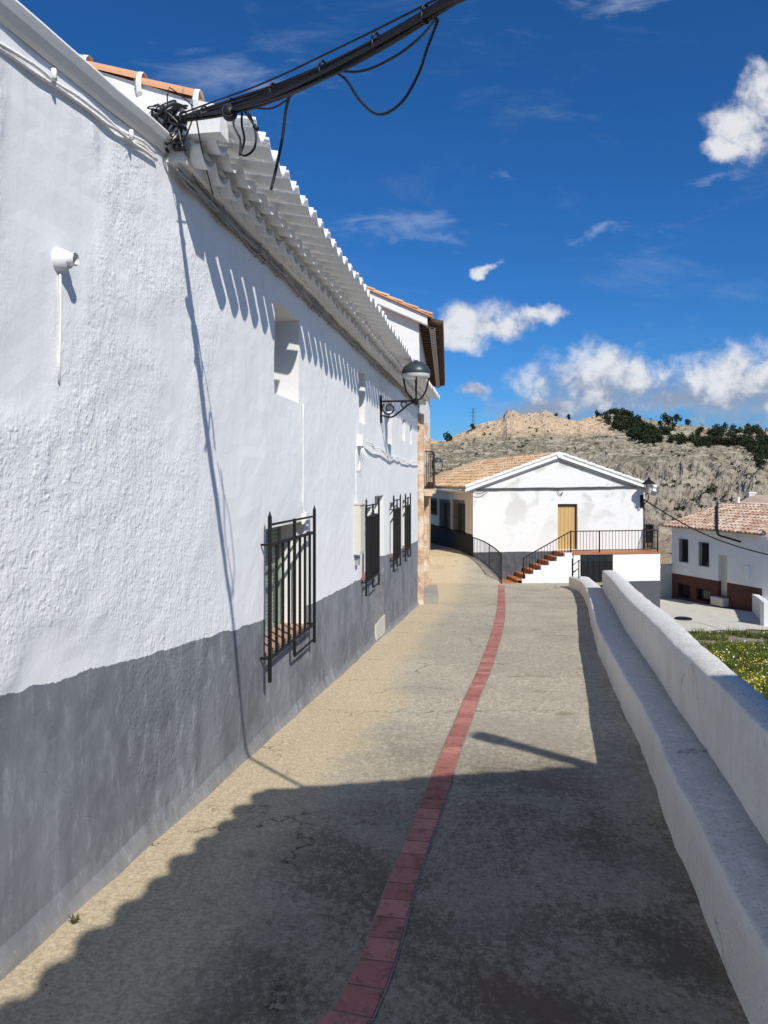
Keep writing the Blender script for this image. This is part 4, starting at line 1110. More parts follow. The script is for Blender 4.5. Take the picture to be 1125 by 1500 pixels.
ab_ = sorted(set([0, LD]+[q for o in OPS for q in o[:2]])); zb_ = sorted(set([-5, ZT]+[q for o in OPS for q in o[2:]]))
for a, b in zip(ab_, ab_[1:]):
    for z0, z1 in zip(zb_, zb_[1:]):
        if any(o[0]-1e-4 < (a+b)/2 < o[1] and o[2] < (z0+z1)/2 < o[3] for o in OPS): continue
        m.add([dp(a, z0), dp(b, z0), dp(b, z1), dp(a, z1)], [(0, 1, 2, 3)])
for a, b, z0, z1 in OPS:
    m.add([dp(a, z0), dp(b, z0), dp(b, z1), dp(a, z1)]+[dp(a, z0, -.18), dp(b, z0, -.18), dp(b, z1, -.18), dp(a, z1, -.18)], [(0, 4, 5, 1), (1, 5, 6, 2), (2, 6, 7, 3), (3, 7, 4, 0)])
m.add([dp(LD, -5), dp(LD, -5, -8), dp(LD, ZT, -8), dp(LD, ZT+1.0, -3.6), dp(LD, ZT), dp(0, -5), dp(0, -5, -8), dp(0, ZT, -8), dp(0, ZT)], [(0, 1, 2, 3, 4), (5, 6, 7, 8)[::-1]])
m.build('wall', M['dhouse'], hD)
for i, (a, b, z0, z1) in enumerate(OPS):
    m = MB(); m.box(dp(a, z0, -.2), du*(b-a), dn*.03, (0, 0, z1-z0))
    if i == 2:
        o_ = m.build('door', M['beigebox'], hD)
        m = MB(); m.box(dp(a-.1, z0-.4, -.1), du*(b-a+.2), dn*.45, (0, 0, .38)); m.build('doorstep', M['concrete'], hD)
        m = MB(); m.box(dp(b-.14, z0+.9, -.17), du*.03, dn*.05, (0, 0, .1)); m.build('handle', M['steel'], o_)
    else:
        o_ = m.build('window', M['glassdark'], hD); m = MB(); k = 6
        for j in range(k+1): m.box(dp(a+(b-a)*j/k-.008, z0-.04, .02), du*.018, dn*.015, (0, 0, z1-z0+.1))
        for z in (z0, z1): m.box(dp(a-.02, z, .018), du*(b-a+.04), dn*.015, (0, 0, .02))
        m.build('grille', M['iron'], o_)
m = MB(); sD = Vector((dr_.x*3.6, dr_.y*3.6, 1.0)).normalized()
tiles(m, dp(-.4, ZT+.03, .3), du, LD+.9, sD, 4.1, .24, .40, amp=.055, jit=.025)
tiles(m, dp(LD+.5, ZT+.03, -7.6), -du, LD+.9, Vector((dn.x*3.6, dn.y*3.6, 1.0)).normalized(), 4.1, .24, .40, amp=.055, jit=.02)
for i in range(20): m.tube([dp(-.4+i*.34, ZT+1.12, -3.65), dp(-.02+i*.34, ZT+1.10, -3.65)], .11, 8, tint=R.random())
for i in range(12): 
    q = dp(LD+.42, ZT+.12, .3)+sD*(i*.35); m.tube([q, q+sD*.38], .12, 8, tint=R.random())
m.build('roof', M['roofold'], hD)
m = MB()
for a in (a_d(1059)-.0,):
    q = dp(a, ZT+.16, .33); k_ = q.x/q.y; e2 = q+sD*3.9; e2 = e2-du*((e2.x-k_*e2.y)/(du.x-k_*du.y))
    m.tube([q.lerp(e2, i/8) for i in range(9)], .05, 6)
    m.tube(smoothpts([q, q+Vector((0, -.12, -.30)), q+Vector((.25, -.55, -.42)), q+Vector((.55, -1.1, -.55))], 4), .05, 6)
m.build('roof_pipe', M['iron'], hD)
m = MB(); m.box(dp(a_d(1093), -2.62, .0), du*.22, dn*.08, (0, 0, .55)); m.build('meter_box', M['eave'], hD)
# lean front wing facing the camera
m = MB(); m.box(dp(LD-.02, -5, -.02), dr_*7, du*.9, (0, 0, 4.2)); 
for i in range(5): m.box(dp(LD+.9, ZT-.62+.1, -.5-i*.9), dr_*.3, du*.05, (0, 0, .3))
m.build('front_wing', M['white'], hD)
# low white yard wall in front
m = MB(); w0 = Vector((14.8, 28.8, 0)); w1 = Vector((16.9, 34.2, 0)); w2 = Vector((24, 29.8, 0))
for a, b, h0, h1 in ((w0, w1, .95, .80), (w0, w2, .95, .95)):
    d = (b-a).normalized(); nn_ = Vector((d.y, -d.x, 0))*.24*(1 if b is w1 else -1); vs = []
    K = 16
    for i in range(K+1):
        p = a.lerp(b, i/K); gz = interp(p.y, TT)-.015*(p.x-8); h = lerp(h0, h1, i/K)+.03*nz(i, 2, b.x, .9)
        vs += [(p.x, p.y, gz-.4), (p.x, p.y, gz+h), (p.x+nn_.x, p.y+nn_.y, gz+h), (p.x+nn_.x, p.y+nn_.y, gz-.4)]
    fs = [(4*i+j, 4*i+4+j, 4*i+5+j, 4*i+1+j) for i in range(K) for j in range(3)]+[(0, 1, 2, 3)]
    m.add(vs, fs)
tag(m.build('yard_wall', M['white'], loc=(w0.x, w0.y, -4)), 'low white yard wall with rounded top in front of the low tiled house', 'wall')
# retaining wall between houses
m = MB(); a = px(962, 876, 37); b = px(990, 876, 39)
m.box((a.x-2, a.y, -5), (b.x-a.x+3, 1.5, 0), (0, .4, 0), (0, 0, 2.3)); m.box((a.x-2, a.y-.05, -2.7), (b.x-a.x+3, 1.5, 0), (0, .5, 0), (0, 0, .12))
tag(m.build('retaining_wall', M['concrete'], loc=(a.x, a.y, -4.2)), 'beige retaining wall in the gap between gabled house and low house', 'wall')
# pale outbuilding behind at the right
ob = px(1086, 750, 56); hO = thing('outbuilding', (ob.x, ob.y, -3), 'small grey outbuilding with shallow roof behind the low tiled house', 'building')
m = MB(); zt = EYE-(736-HZ)/F*56
m.add([(ob.x, 56, -5), (ob.x+1.0, 54, -5), (ob.x+9, 58, -5), (ob.x+8, 62, -5), (ob.x, 56, zt), (ob.x+1.0, 54, zt), (ob.x+9, 58, zt), (ob.x+8, 62, zt), (ob.x+.5, 59, zt+.3)], [(0, 1, 5, 4)[::-1], (1, 2, 6, 5), (2, 3, 7, 6), (3, 0, 4, 7), (4, 5, 6, 7)])
m.build('wall', M['concrete'], hO)
m = MB(); m.add([(ob.x-.3, 55.9, zt), (ob.x+1.0, 53.6, zt), (ob.x+9.4, 57.8, zt), (ob.x+8, 62.3, zt), (ob.x+1.8, 58, zt+.5), (ob.x+7.2, 60.0, zt+.5)], [(0, 1, 4), (1, 2, 5, 4), (2, 3, 5), (3, 0, 4, 5)])
m.build('roof', M['roofold'], hO)
m = MB(); q = px(1107, 725, 57); m.box((q.x, q.y+1.0, zt+.2), (.5, .1, 0), (0, .5, 0), (0, 0, .45)); m.box((q.x-.08, q.y+.92, zt+.65), (.66, .1, 0), (0, .66, 0), (0, 0, .1)); m.build('chimney', M['white'], hO)
hP = thing('shed', px(1100, 748, 50), 'small white flat shed peeking above the weathered tile roof ridge', 'shed')
q = px(1080, 747, 47); m = MB(); m.box((q.x, 47, -5), (2.2, .2, 0), (-.3, 2, 0), (0, 0, q.z+5+.32)); m.build('wall', M['white'], hP)
m = MB(); m.box((q.x-.1, 46.9, q.z+.322), (2.4, .2, 0), (-.3, 2.2, 0), (0, 0, .08)); m.build('roof_slab', M['white'], hP)
m = MB(); m.tube([(q.x+.3, 47.5, q.z+.4), (q.x+.3, 47.5, q.z+.8)], .09, 8); m.build('vent', M['white'], hP)

# ------------------------------------------------------------ house beside the camera (out of frame, casts the foreground shade)
e0 = Vector((1.04, 1.57, 0)); ee = Vector((.285, .958, 0)).normalized(); er = Vector((ee.y, -ee.x, 0)); me_ = .44; ZE0 = 3.2; HW = 3.6
hE = thing('shading_house', (1.5, 1.0, 0), 'white house beside the viewer whose tiled roof shades the near street', 'house')
def ep(b, a, z): return Vector((e0.x, e0.y, z))-ee*b+er*a      # b back along the eave, a to the right
m = MB(); bk = 8.0
q = [(.35, -1.5), (2*HW-.35, -1.5), (2*HW-.35, ZE0), (HW, ZE0+me_*(HW-.35)), (.35, ZE0)]
vs = [ep(.15, a, z) for a, z in q]+[ep(bk, a, z) for a, z in q]
m.add(vs, [(0, 1, 2, 3, 4), (9, 8, 7, 6, 5), (4, 9, 5, 0), (1, 6, 7, 2), (4, 3, 8, 9), (3, 2, 7, 8)]); m.build('wall', M['white'], hE)
m = MB(); sE = Vector((er.x, er.y, me_)).normalized(); SE = math.hypot(HW-.02, me_*(HW-.02))
m.box(ep(0, .02, ZE0-.02), -ee*bk, sE*SE, Vector((0, 0, .05))); m.box(ep(0, 2*HW, ZE0-.02), -ee*bk, Vector((-er.x, -er.y, me_)).normalized()*SE, Vector((0, 0, .05)))
for k in range(33):
    b = .12+.245*k; n = 8; vs = []; jj = R.uniform(-.015, .015)
    for a, z in ((-.06+jj, ZE0-.03), (.35, ZE0+.17)):
        for i in range(n+1):
            t = math.pi*i/n; vs.append(ep(b-math.cos(t)*.098, a-(.045*math.sin(t) if a < 0.1 else 0), z+.05*math.sin(t)))
    m.add(vs, [(i, i+1, n+2+i, n+1+i) for i in range(n)]+[tuple(range(n+1))])
tiles(m, ep(bk, .1, ZE0+.06), ee, bk, sE, SE-.1, .245, .4)
m.build('roof', M['roof'], hE)
m = MB(); m.tube([Vector((4.42, .30, 4.7)), Vector((4.02, .36, 5.66))], .085, 10); m.tube([Vector((4.06, .35, 5.55)), Vector((3.97, .37, 5.74))], .115, 10)
m.build('flue_pipe', M['steel'], hE)

# ------------------------------------------------------------ hill
RID = [(300, 668), (560, 652), (620, 644), (640, 650), (654, 648), (692, 632), (715, 624), (737, 618), (742, 611), (752, 609), (760, 612), (772, 613), (790, 612), (800, 609), (808, 610), (818, 618), (844, 621), (880, 617), (898, 614), (934, 615), (975, 619), (1001, 623), (1046, 630), (1125, 632), (1300, 640), (1700, 655)]
def colprof(xp):
    yr = interp(xp, RID)
    lf = sst(900, 640, xp)
    return [(44, 862), (52, 812), (62, 782), (72, 748-8*sst(1000, 1100, xp)), (86, 722), (105, 700-6*sst(950, 1100, xp)), (140, 682-4*lf), (185, lerp(655, yr+16, .4)), (230, yr+7), (262, yr), (300, yr+9), (420, yr+40), (700, 704)]
def hz_(xp, Y):
    t = colprof(xp); t2 = [(y_, p_) for y_, p_ in t]; return EYE-(interp(Y, t2)-HZ)/F*Y
def hillz(X, Y):
    xp = CX+X/Y*F; z = hz_(max(300, min(1700, xp)), Y)
    f = sst(50, 62, Y)
    crag = sst(54, 70, Y)*(1-sst(105, 150, Y))*sst(720, 860, xp)
    v = Vector((X, Y, 0))
    n1 = noise.fractal(v*.035, 1.0, 2.1, 5)
    r1 = noise.ridged_multi_fractal(v*.11, .9, 2.2, 5, 1.0, 2.0)
    r2 = noise.ridged_multi_fractal(v*.30+Vector((5, 5, 0)), .8, 2.2, 5, 1.0, 2.0)
    vd = noise.voronoi(Vector((X*.32+nz(X, Y, 0, .2), Y*.22, 0)))[0]
    z += f*(n1*1.2*(Y/150)+crag*((r1-1)*1.3+(vd[1]-vd[0])*2.0+(r2-1)*.9))
    rt = sst(66, 120, Y)*(1-crag*.7)
    z += rt*((r2-1)*.42+(r1-1)*.6)*(.6+Y/260)
    top = sst(215, 255, Y)*(1-sst(262, 290, Y))
    z += top*sst(715, 740, xp)*(1-sst(815, 835, xp))*(r2-1.0)*1.1
    return z
m = MB(); rowsY = []
Y = 44.0
while Y < 150: rowsY.append(Y); Y += .34+.0022*(Y-44)
while Y < 300: rowsY.append(Y); Y += 1.0
while Y < 700: rowsY.append(Y); Y += 12
cols = []
xp = 300.0
while xp < 1700: cols.append(xp); xp += (2.1 if 600 < xp < 1150 else 14)
vs = []
for Y in rowsY:
    for xp in cols:
        X = (xp-CX)/F*Y; vs.append((X, Y, hillz(X, Y)))
k = len(cols)
m.add(vs, [(r*k+i, r*k+i+1, (r+1)*k+i+1, (r+1)*k+i) for r in range(len(rowsY)-1) for i in range(k-1)])
def hillmat(t):
    p = t.pos(); sx = t.new('ShaderNodeSeparateXYZ'); t.l.new(p, sx.inputs[0])
    Y = sx.outputs[1]; Z = sx.outputs[2]
    n0 = t.noise(p, .03, 4, .6, .5); n1 = t.noise(t.scalev(p, (1, 1, 2.5)), .16, 6, .7, .4); n2 = t.noise(p, .7, 6, .75); n3 = t.noise(t.scalev(p, (.4, .4, 3)), .25, 5, .6)
    rock = t.mix(t.ramp(n1, .35, .7), (.31, .265, .205), (.50, .43, .33))
    rock = t.mix(t.ramp(n2, .5, .72, 0, .7), rock, (.62, .55, .44))
    rock = t.mix(t.ramp(n2, .34, .50, .9, 0), rock, (.10, .085, .065))  # deep rock darks: crag shadows put into the colour
    cv_ = t.ramp(t.voro(t.scalev(t.vmath('ADD', p, t.vmath('SCALE', t.noise(p, .8, 4, out='Color'), scale=1.6)), (1, 1, .5)), .42, 'DISTANCE_TO_EDGE'), 0, .10, .75, 0)
    rock = t.mix(cv_, rock, (.12, .10, .075))  # crevice shade drawn in the rock colour
    slope = t.mix(t.ramp(n2, .40, .62), (.16, .145, .09), (.46, .405, .31))
    slope = t.mix(t.ramp(n3, .46, .60, 0, .65), slope, (.17, .16, .095))
    slope = t.mix(t.ramp(t.noise(t.scalev(p, (.5, .5, 5)), .35, 5, .6), .54, .62, 0, .7), slope, (.60, .52, .40))
    tan = t.mix(t.ramp(n2, .35, .65), (.50, .35, .21), (.70, .53, .36))
    X = sx.outputs[0]
    xp = t.math('DIVIDE', X, Y)
    zz = t.math('ADD', Z, t.math('MULTIPLY', t.math('SUBTRACT', n0, .5), 9))
    upm = t.math('MULTIPLY', t.ramp(zz, 11.5, 15.5), t.math('MULTIPLY', t.ramp(xp, .29, .33, 1, 0), t.ramp(Y, 150, 190)))
    cragm = t.math('MULTIPLY', t.ramp(Y, 95, 135, 1, 0), t.ramp(t.math('ADD', xp, t.math('MULTIPLY', t.math('SUBTRACT', n0, .5), .2)), .17, .27))
    c = t.mix(cragm, slope, rock)
    c = t.mix(upm, c, tan)
    # vertical-ish faces are bare rock
    nrm = t.new('ShaderNodeNewGeometry').outputs['True Normal']; s2 = t.new('ShaderNodeSeparateXYZ'); t.l.new(nrm, s2.inputs[0])
    steep = t.ramp(s2.outputs[2], .55, .82, 1, 0)
    c = t.mix(t.math('MULTIPLY', steep, .6), c, t.mix(n1, (.34, .285, .215), (.46, .395, .30)))
    # scrub
    scr = t.voro(t.vmath('ADD', p, t.vmath('SCALE', t.noise(p, 1.2, 3, out='Color'), scale=1.2)), .55)
    sm = t.math('MULTIPLY', t.ramp(scr, .18, .34, 1, 0), t.ramp(t.noise(p, .08, 3), .42, .58))
    c = t.mix(t.math('MULTIPLY', sm, .55), c, (.07, .075, .04))
    lp_ = t.ramp(Z, -3.6, -2.2, 1, 0)
    c = t.mix(t.math('MULTIPLY', lp_, .8), c, (.40, .30, .19))
    return c, t.bump(t.math('ADD', n2, t.math('MULTIPLY', n1, 1.5)), .9, .8)
M['hill'] = mat('rocky_hillside', hillmat, .95, spec=.1)
tag(m.build('hill', M['hill'], smooth=False), kind='structure')

# trees and scrub
def leafmat(c1, c2):
    def fn(t):
        at = t.new('ShaderNodeAttribute', attribute_name='tint').outputs['Fac']
        return (t.mix(at, c1, c2), None)
    return fn
M['pine'] = mat('pine_foliage', leafmat((.018, .026, .012), (.055, .07, .03)), .9, spec=.1)
M['scrub'] = mat('dry_scrub', leafmat((.05, .055, .02), (.12, .115, .05)), .9, spec=.1)
M['bark'] = mat('bark', flat((.10, .075, .05), .3, 3), .9)
def crown(m, c, rx, rz, n, leaf, rr, cone=.25):
    lob = [(rr.uniform(-.5, .5), rr.uniform(-.5, .5), rr.uniform(-.45, .6), rr.uniform(.35, .62)) for _ in range(7)]
    for k in range(n):
        lx, ly, lz, lr = rr.choice(lob); w = rr.uniform(0, 6.283); u = rr.uniform(-1, 1); s_ = math.sqrt(1-u*u); d = lr*rr.uniform(.75, 1.05)
        tap = 1-cone*max(0, lz+u*d)
        p = Vector((c[0]+(lx+s_*math.cos(w)*d)*rx*tap, c[1]+(ly+s_*math.sin(w)*d)*rx*tap, c[2]+(lz+u*d)*rz))
        a = Vector((rr.gauss(0, 1), rr.gauss(0, 1), rr.gauss(0, .6))).normalized()*leaf*rr.uniform(.6, 1.3); b = a.cross(Vector((rr.gauss(0, 1), rr.gauss(0, 1), rr.gauss(0, 1)))).normalized()*leaf*rr.uniform(.5, 1)
        m.add([p-a, p+b*.8, p+a*.9, p-b], [(0, 1, 2, 3)], rr.random()*(.5+.5*(u*.5+.5)))
def yinv(xp, yp, lo=60, hi=262):
    t = colprof(xp)
    for i in range(60):
        mid = (lo+hi)/2
        if interp(mid, t) > yp: lo = mid
        else: hi = mid
    return lo
rr = random.Random(99)
protos = []
for v in range(4):
    root = None
    protos.append((v, rr.random()))
def make_tree(loc, h, seed, label):
    q = random.Random(seed); o = thing('pine_tree', loc, label, 'tree', 'single pines on the hillside')
    m = MB(); m.tube([Vector(loc)-Vector((0, 0, .4)), Vector(loc)+Vector((0, 0, h*.5)), Vector(loc)+Vector((.1, 0, h*.85))], .05*h, 6, r2=.012*h); m.build('trunk', M['bark'], o)
    m = MB(); crown(m, (loc[0], loc[1], loc[2]+h*.60), h*.42, h*.42, 230, h*.085, q, .4); m.build('crown', M['pine'], o)
    return o
singles = [(654, 648, 3.0, 'bush-like pine on the far left end of the hill skyline'), (659, 647, 2.2, 'smaller of the two pines at the left end of the skyline'), (692, 633, 2.4, 'small lone pine on the ridge left of the tan rocks'), (815, 618, 1.6, 'tiny dark tree just right of the tan summit rocks'), (834, 620.5, 2.0, 'small dark pine on the bare saddle of the ridge'), (876, 618, 2.6, 'small pine standing off the left edge of the pine wood'),
           (972, 620.5, 2.6, 'leftmost of three round pines on the skyline'), (991, 622.5, 3.4, 'middle of three round pines on the skyline'), (1007, 625, 2.8, 'rightmost of three round pines on the skyline'), (979, 633, 4.2, 'broad pine on the open slope below the skyline trio'), (1113, 696, 4.2, 'olive pine low on the hill at the right edge'), (967, 628, 2.4, 'small pine at the left foot of the broad slope pine')]
used = [(x, y) for x, y, *_ in singles]
for i, (x, y, h, lab) in enumerate(singles):
    Yq = yinv(x, y); Yq = min(Yq, 258); X = (x-CX)/F*Yq
    make_tree((X, Yq, hillz(X, Yq)-.1), h*Yq/255*1.25, 40+i, lab)
# the dense wood
m = MB()
def inpoly(x, y, P):
    c = False; j = len(P)-1
    for i in range(len(P)):
        if (P[i][1] > y) != (P[j][1] > y) and x < (P[j][0]-P[i][0])*(y-P[i][1])/(P[j][1]-P[i][1])+P[i][0]: c = not c
        j = i
    return c
Z_ = lambda L: [(620+a/2.228, 480+b/2.228) for a, b in L]
P1 = Z_([(590, 312), (600, 298), (640, 296), (690, 312), (720, 330), (770, 345), (830, 345), (790, 358), (770, 378), (735, 380), (690, 368), (650, 345), (600, 322)])
P2 = Z_([(790, 370), (860, 358), (950, 358), (1010, 352), (1060, 352), (1125, 352), (1260, 350), (1260, 470), (1125, 462), (1085, 452), (1075, 425), (1040, 402), (980, 398), (900, 402), (840, 392)])
P3 = Z_([(915, 340), (960, 338), (1060, 342), (1125, 346), (1260, 346), (1260, 352), (1050, 350), (920, 345)])
for P, cnt in ((P1, 200), (P2, 420), (P3, 40)):
    xs = [p[0] for p in P]; ys_ = [p[1] for p in P]; n = 0; tries = 0
    while n < cnt and tries < 20000:
        tries += 1
        x = rr.uniform(min(xs), max(xs)); y = rr.uniform(min(ys_), max(ys_))
        if not inpoly(x, y, P): continue
        if P is P2 and nz(x, y, 0, .06) > .32: continue
        Yq = min(256, yinv(x, y+1.5)); X = (x-CX)/F*Yq; h = rr.uniform(1.9, 3.3)*(.35+.65*Yq/255)
        z = hillz(X, Yq); crown(m, (X, Yq, z+h*.45), h*.52, h*.5, 110, h*.10, rr, .3); n += 1
        m.tube([(X, Yq, z-.3), (X, Yq, z+h*.5)], .04*h, 4)
tag(m.build('pine_wood', M['pine']), 'dense dark green pine wood covering the right shoulder of the hill', 'wood', kind='stuff')
m = MB()
for k in range(900):
    x = rr.uniform(620, 1140); y = rr.uniform(622, 775); t = interp(x, RID)
    if y < t+4: continue
    if nz(x, y, 4, .03) < -.05 and rr.random() < .8: continue
    Yq = yinv(x, y, 50, 262); X = (x-CX)/F*Yq; h = rr.uniform(.25, .75)*(.5+Yq/200); z = hillz(X, Yq)
    crown(m, (X, Yq, z+h*.3), h*.7, h*.45, 16, h*.26, rr, .1)
for x, y, h in ((972, 726, 1.9), (918, 708, 1.4), (1016, 745, 1.7), (1045, 738, 1.9), (1060, 742, 1.8), (995, 700, 1.2), (940, 690, 1.0), (1095, 712, 1.6), (765, 655, 1.5), (1072, 700, 1.8), (900, 760, 1.4)):
    Yq = yinv(x, y, 50, 262); X = (x-CX)/F*Yq; z = hillz(X, Yq); h *= .6; crown(m, (X, Yq, z+h*.35), h*.75, h*.5, 140, h*.12, rr, .1)
tag(m.build('hill_scrub', M['scrub']), 'low olive scrub dotted over the rocky hillside', 'scrub', kind='stuff')
# pylon on the ridge
q = px(693, 633, 258); q.z = hillz(q.x, q.y)
m = MB()
for dx, dy in ((-1, -1), (1, -1), (1, 1), (-1, 1)): m.tube([q+Vector((dx*.4, dy*.4, -1)), q+Vector((dx*.16, dy*.16, 7.6))], .04, 4)
for z in (1.5, 3, 4.4, 5.6, 6.6): m.tube([q+Vector((-.35, -.3, z)), q+Vector((.35, -.3, z+.9))], .05, 4)
for z, w in ((7.4, 1.7), (6.2, 1.5), (5.0, 1.3)): m.tube([q+Vector((-w, 0, z)), q+Vector((w*.8, 0, z))], .045, 4)
tag(m.build('pylon', M['cabledark'], loc=q), 'thin lattice pylon standing alone on the left of the ridge', 'pylon')

# ------------------------------------------------------------ grass and flowers below the parapet
M['grass'] = mat('grass_blades', leafmat((.04, .065, .012), (.13, .16, .035)), .8, spec=.2)
M['flower'] = mat('yellow_petals', flat((.55, .43, .03), .2, 3), .7)
M['daisy'] = mat('white_petals', flat((.8, .8, .76), .05, 3), .7)
def gtop(x):     # how far up the photo the green reaches
    return interp(x, [(985, 915), (1010, 925), (1040, 928), (1080, 925), (1100, 938), (1200, 950)])
gm = MB(); fm = MB(); dm = MB(); cnt = 0
rr = random.Random(5)
while cnt < 15000:
    Y = rr.uniform(8.5, 27); x = rr.uniform(985, 1290); X = (x-CX)/F*Y
    z = terr(X, Y)-.02; yy = HZ-(z-EYE)/F*0-(z-EYE)*F/Y
    if rr.random() > (1.0 if Y < 19 else .45): continue
    if yy < 925 and nz(X, Y, 0, .9) < .12: cnt += .2; continue
    if 925 < yy < 950 and nz(X, Y, 0, .7) < -.08: cnt += .2; continue
    if X < interp(Y, PJ)+.3: continue
    cnt += 1
    hb = rr.uniform(.10, .26)*(1.2 if nz(X, Y, 0, .6) > 0 else .8)
    tn = max(0, min(1, .5+.6*nz(X, Y, 2, .5)+rr.uniform(-.3, .3)))
    for b in range(5):
        w = rr.uniform(0, 6.283); d = Vector((math.cos(w), math.sin(w), 0)); e = Vector((-d.y, d.x, 0))*.014
        p = Vector((X, Y, z))+d*rr.uniform(0, .09); tip = p+d*rr.uniform(.02, .12)+Vector((0, 0, hb*rr.uniform(.6, 1.1)))
        gm.add([p-e, p+e, tip], [(0, 1, 2)], tn)
    r_ = rr.random(); patch = nz(X, Y, 8, .45)
    if r_ < (.16 if patch > .08 else .015):
        for q_ in range(3):
            c = Vector((X+rr.uniform(-.1, .1), Y+rr.uniform(-.1, .1), z+hb*rr.uniform(.8, 1.15))); s_ = rr.uniform(.010, .018)
            t1 = Vector((rr.uniform(-.5, .5), rr.uniform(-1, -.2), 1)).normalized(); a = t1.orthogonal().normalized()*s_; b = t1.cross(a)
            fm.add([c-a, c-b, c+a, c+b], [(0, 1, 2, 3)])
    elif r_ > .985:
        c = Vector((X, Y, z+hb)); a = Vector((.02, 0, .004)); b = Vector((0, .015, .014)); dm.add([c-a, c-b, c+a, c+b], [(0, 1, 2, 3)])
gr = gm.build('grass', M['grass']); tag(gr, 'unmown green grass growing on the slope below the parapet', 'grass', kind='stuff')
tag(fm.build('yellow_flowers', M['flower']), 'small yellow wildflowers scattered through the grass below the parapet', 'flowers', kind='stuff')
tag(dm.build('white_flowers', M['daisy']), 'tiny white wildflowers among the grass below the parapet', 'flowers', kind='stuff')
# weed at the wall foot
Yw = 2166/(726-70)+.05; c = wp(Yw, g(WX0+WT*Yw, Yw)+.01, .10); m = MB(); rr = random.Random(2)
for k in range(26):
    w = rr.uniform(0, 6.283); d = Vector((math.cos(w), math.sin(w), 0)); l = rr.uniform(.012, .032); e = Vector((-d.y, d.x, .2))*.006
    m.add([c+d*.004, c+d*l*.5+e+Vector((0, 0, l*.7)), c+d*l+Vector((0, 0, l*rr.uniform(.6, 1.5))), c+d*l*.5-e+Vector((0, 0, l*.7))], [(0, 1, 2, 3)], rr.random())
tag(m.build('weed', M['scrub'], loc=c), 'tiny wilted weed sprouting where the grey wall meets the road', 'plant')
# pebbles and flakes along the wall foot
m = MB()
for k in range(130):
    Y = rr.uniform(2.4, 9); w = abs(rr.gauss(.0, .16))+.10; p = wp(Y, 0, w); p.z = g(p.x, p.y)+.002; s_ = rr.uniform(.002, .007)
    m.add([p+Vector((-s_, 0, 0)), p+Vector((0, -s_*.8, 0)), p+Vector((s_, s_*.2, 0)), p+Vector((0, s_, 0)), p+Vector((0, 0, s_))], [(0, 1, 4), (1, 2, 4), (2, 3, 4), (3, 0, 4)])
tag(m.build('paint_flakes', M['greystone']), 'scattered pale grit and paint flakes along the wall foot', 'grit', kind='stuff')

# ------------------------------------------------------------ sky and sun
sdir = Vector((.454, -.891, .90)).normalized()
el = math.asin(sdir.z); rot = math.atan2(sdir.x, sdir.y)
w = bpy.data.worlds.new('World'); sc.world = w; w.use_nodes = True
t = NT(w.node_tree); bg = w.node_tree.nodes['Background']
sky = t.new('ShaderNodeTexSky', sky_type='NISHITA'); sky.sun_disc = False
sky.sun_elevation = el; sky.sun_rotation = rot; sky.altitude = 900; sky.air_density = 1.0; sky.dust_density = .9; sky.ozone_density = 2.5
tc = t.new('ShaderNodeTexCoord').outputs['Generated']
sx = t.new('ShaderNodeSeparateXYZ'); t.l.new(tc, sx.inputs[0])
dy = t.math('MAXIMUM', sx.outputs[1], .05)
u = t.math('DIVIDE', sx.outputs[0], dy); v = t.math('DIVIDE', sx.outputs[2], dy)
cv = t.new('ShaderNodeCombineXYZ'); t.l.new(u, cv.inputs[0]); t.l.new(v, cv.inputs[1]); uv = cv.outputs[0]
uvw = t.vmath('ADD', uv, t.vmath('SCALE', t.vmath('SUBTRACT', t.noise(uv, 11, 5, .6, out='Color'), (.5, .5, .5)), scale=.085))
def blobs(lst, uv=uvw):
    out = None
    for x, y, rx, ry in lst:
        d = t.vmath('MULTIPLY', t.vmath('SUBTRACT', uv, ((x-CX)/F, (HZ-y)/F, 0)), (F/rx, F/ry, 0))
        f = t.math('SUBTRACT', 1.0, t.vmath('LENGTH', d))
        out = f if out is None else t.math('MAXIMUM', out, f)
    return out
nA = t.noise(uv, 12, 7, .6, .15); nB = t.noise(uv, 34, 7, .62, .2)
cum = blobs([(x, y, a*1.22, b*1.15) for x, y, a, b in [(885, 568, 100, 48), (850, 560, 55, 38), (905, 545, 50, 30), (1065, 565, 110, 55), (1078, 535, 45, 30), (1120, 560, 70, 45), (1220, 555, 130, 60), (985, 585, 70, 28),
             (672, 485, 42, 24), (695, 465, 48, 26), (735, 472, 40, 18), (785, 464, 38, 13), (1096, 192, 44, 40), (1128, 135, 32, 50), (1190, 160, 80, 60), (1068, 222, 34, 16),
             (795, 603, 70, 22), (719, 390, 15, 8), (688, 576, 24, 12)]])
dens = t.math('ADD', cum, t.math('ADD', t.math('MULTIPLY', t.math('SUBTRACT', nA, .5), 1.35), t.math('MULTIPLY', t.math('SUBTRACT', nB, .5), 1.15)))
dens = t.math('MULTIPLY', t.ramp(dens, -.28, .75), t.ramp(cum, -.40, -.0))
wis = blobs([(880, 338, 110, 16), (600, 335, 170, 32), (640, 350, 120, 20), (745, 262, 35, 20), (900, 5, 130, 30), (1000, 600, 300, 26), (820, 600, 170, 34), (690, 500, 60, 26), (330, 120, 200, 60), (1050, 260, 80, 16)])
nW = t.noise(t.scalev(uv, (3.0, 12, 1)), 3.2, 6, .62, .8)
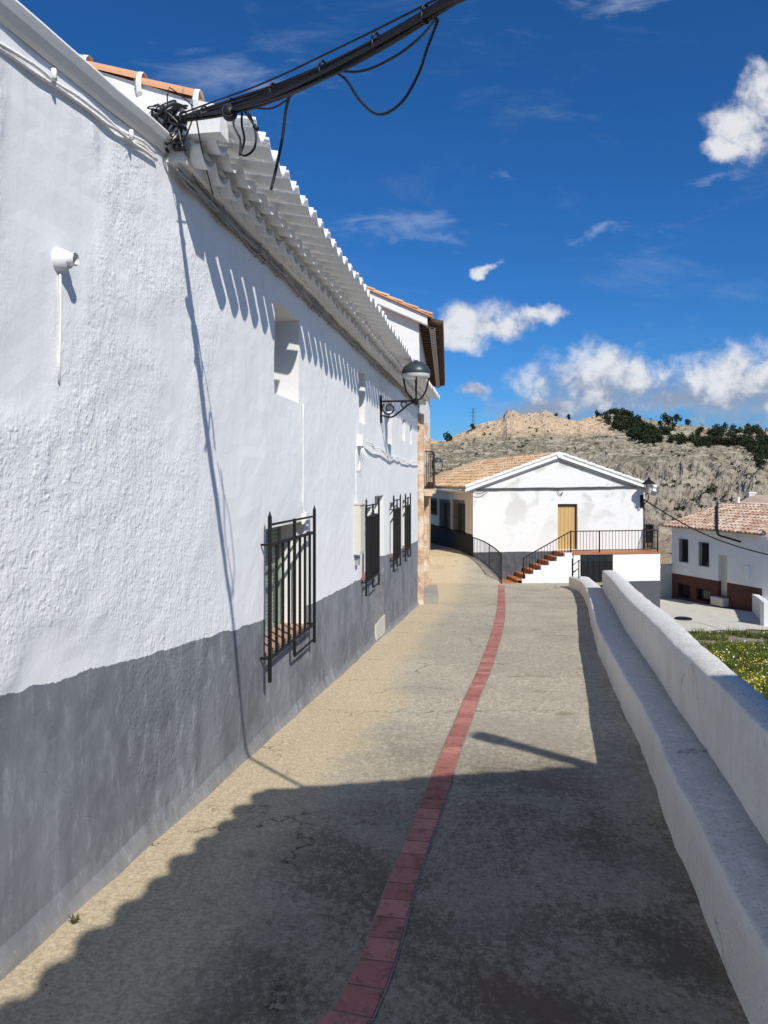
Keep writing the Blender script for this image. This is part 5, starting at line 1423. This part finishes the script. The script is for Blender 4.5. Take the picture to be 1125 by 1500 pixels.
wd = t.math('MULTIPLY', t.ramp(t.math('ADD', wis, t.math('MULTIPLY', t.math('SUBTRACT', nW, .5), 2.2)), .25, 1.4), .30)
veil = t.math('MULTIPLY', t.ramp(t.noise(t.scalev(uv, (1.6, 5, 1)), 2.3, 6, .65, .6), .52, .85), .16)
wd = t.math('MAXIMUM', wd, veil)
front = t.math('GREATER_THAN', sx.outputs[1], .1)
shade = t.math('ADD', t.math('ADD', t.math('MULTIPLY', t.math('SUBTRACT', nB, .5), 1.8), t.math('MULTIPLY', t.math('SUBTRACT', nA, .5), 1.8)), t.ramp(v, .085, .155, .02, .72, smooth=False))
ccol = t.mix(t.ramp(shade, .1, .9), (2.9, 3.5, 4.7), (8.3, 8.4, 8.6))
hs = t.new('ShaderNodeHueSaturation'); hs.inputs['Saturation'].default_value = 1.06; hs.inputs['Value'].default_value = .95; t.l.new(t.mix(1.0, sky.outputs[0], (.40, .76, 1.18), 'MULTIPLY'), hs.inputs['Color'])
c = t.mix(t.math('MULTIPLY', wd, front), hs.outputs[0], (6.3, 7.2, 8.6))
c = t.mix(t.math('MULTIPLY', dens, t.math('MULTIPLY', front, .93)), c, ccol)
t.l.new(c, bg.inputs['Color']); bg.inputs['Strength'].default_value = .085
L = bpy.data.lights.new('sun', 'SUN'); L.energy = 4.2; L.angle = math.radians(.53); L.color = (1.0, .955, .88)
lo = bpy.data.objects.new('sun', L); COL.objects.link(lo); lo.rotation_euler = (-sdir).to_track_quat('-Z', 'Y').to_euler(); lo.location = (5, -10, 12)

cam = bpy.data.cameras.new('camera'); cam.sensor_fit = 'VERTICAL'; cam.sensor_height = 36; cam.lens = F/1500*36; cam.shift_y = -(750-HZ)/1500
cam.clip_end = 8000; cam.clip_start = .05
co = bpy.data.objects.new('camera', cam); COL.objects.link(co); co.location = (0, 0, EYE); co.rotation_euler = (math.radians(90), 0, 0)
sc.camera = co
sc.view_settings.view_transform = 'Standard'; sc.view_settings.look = 'None'; sc.view_settings.exposure = 0.22; sc.view_settings.gamma = 1.0
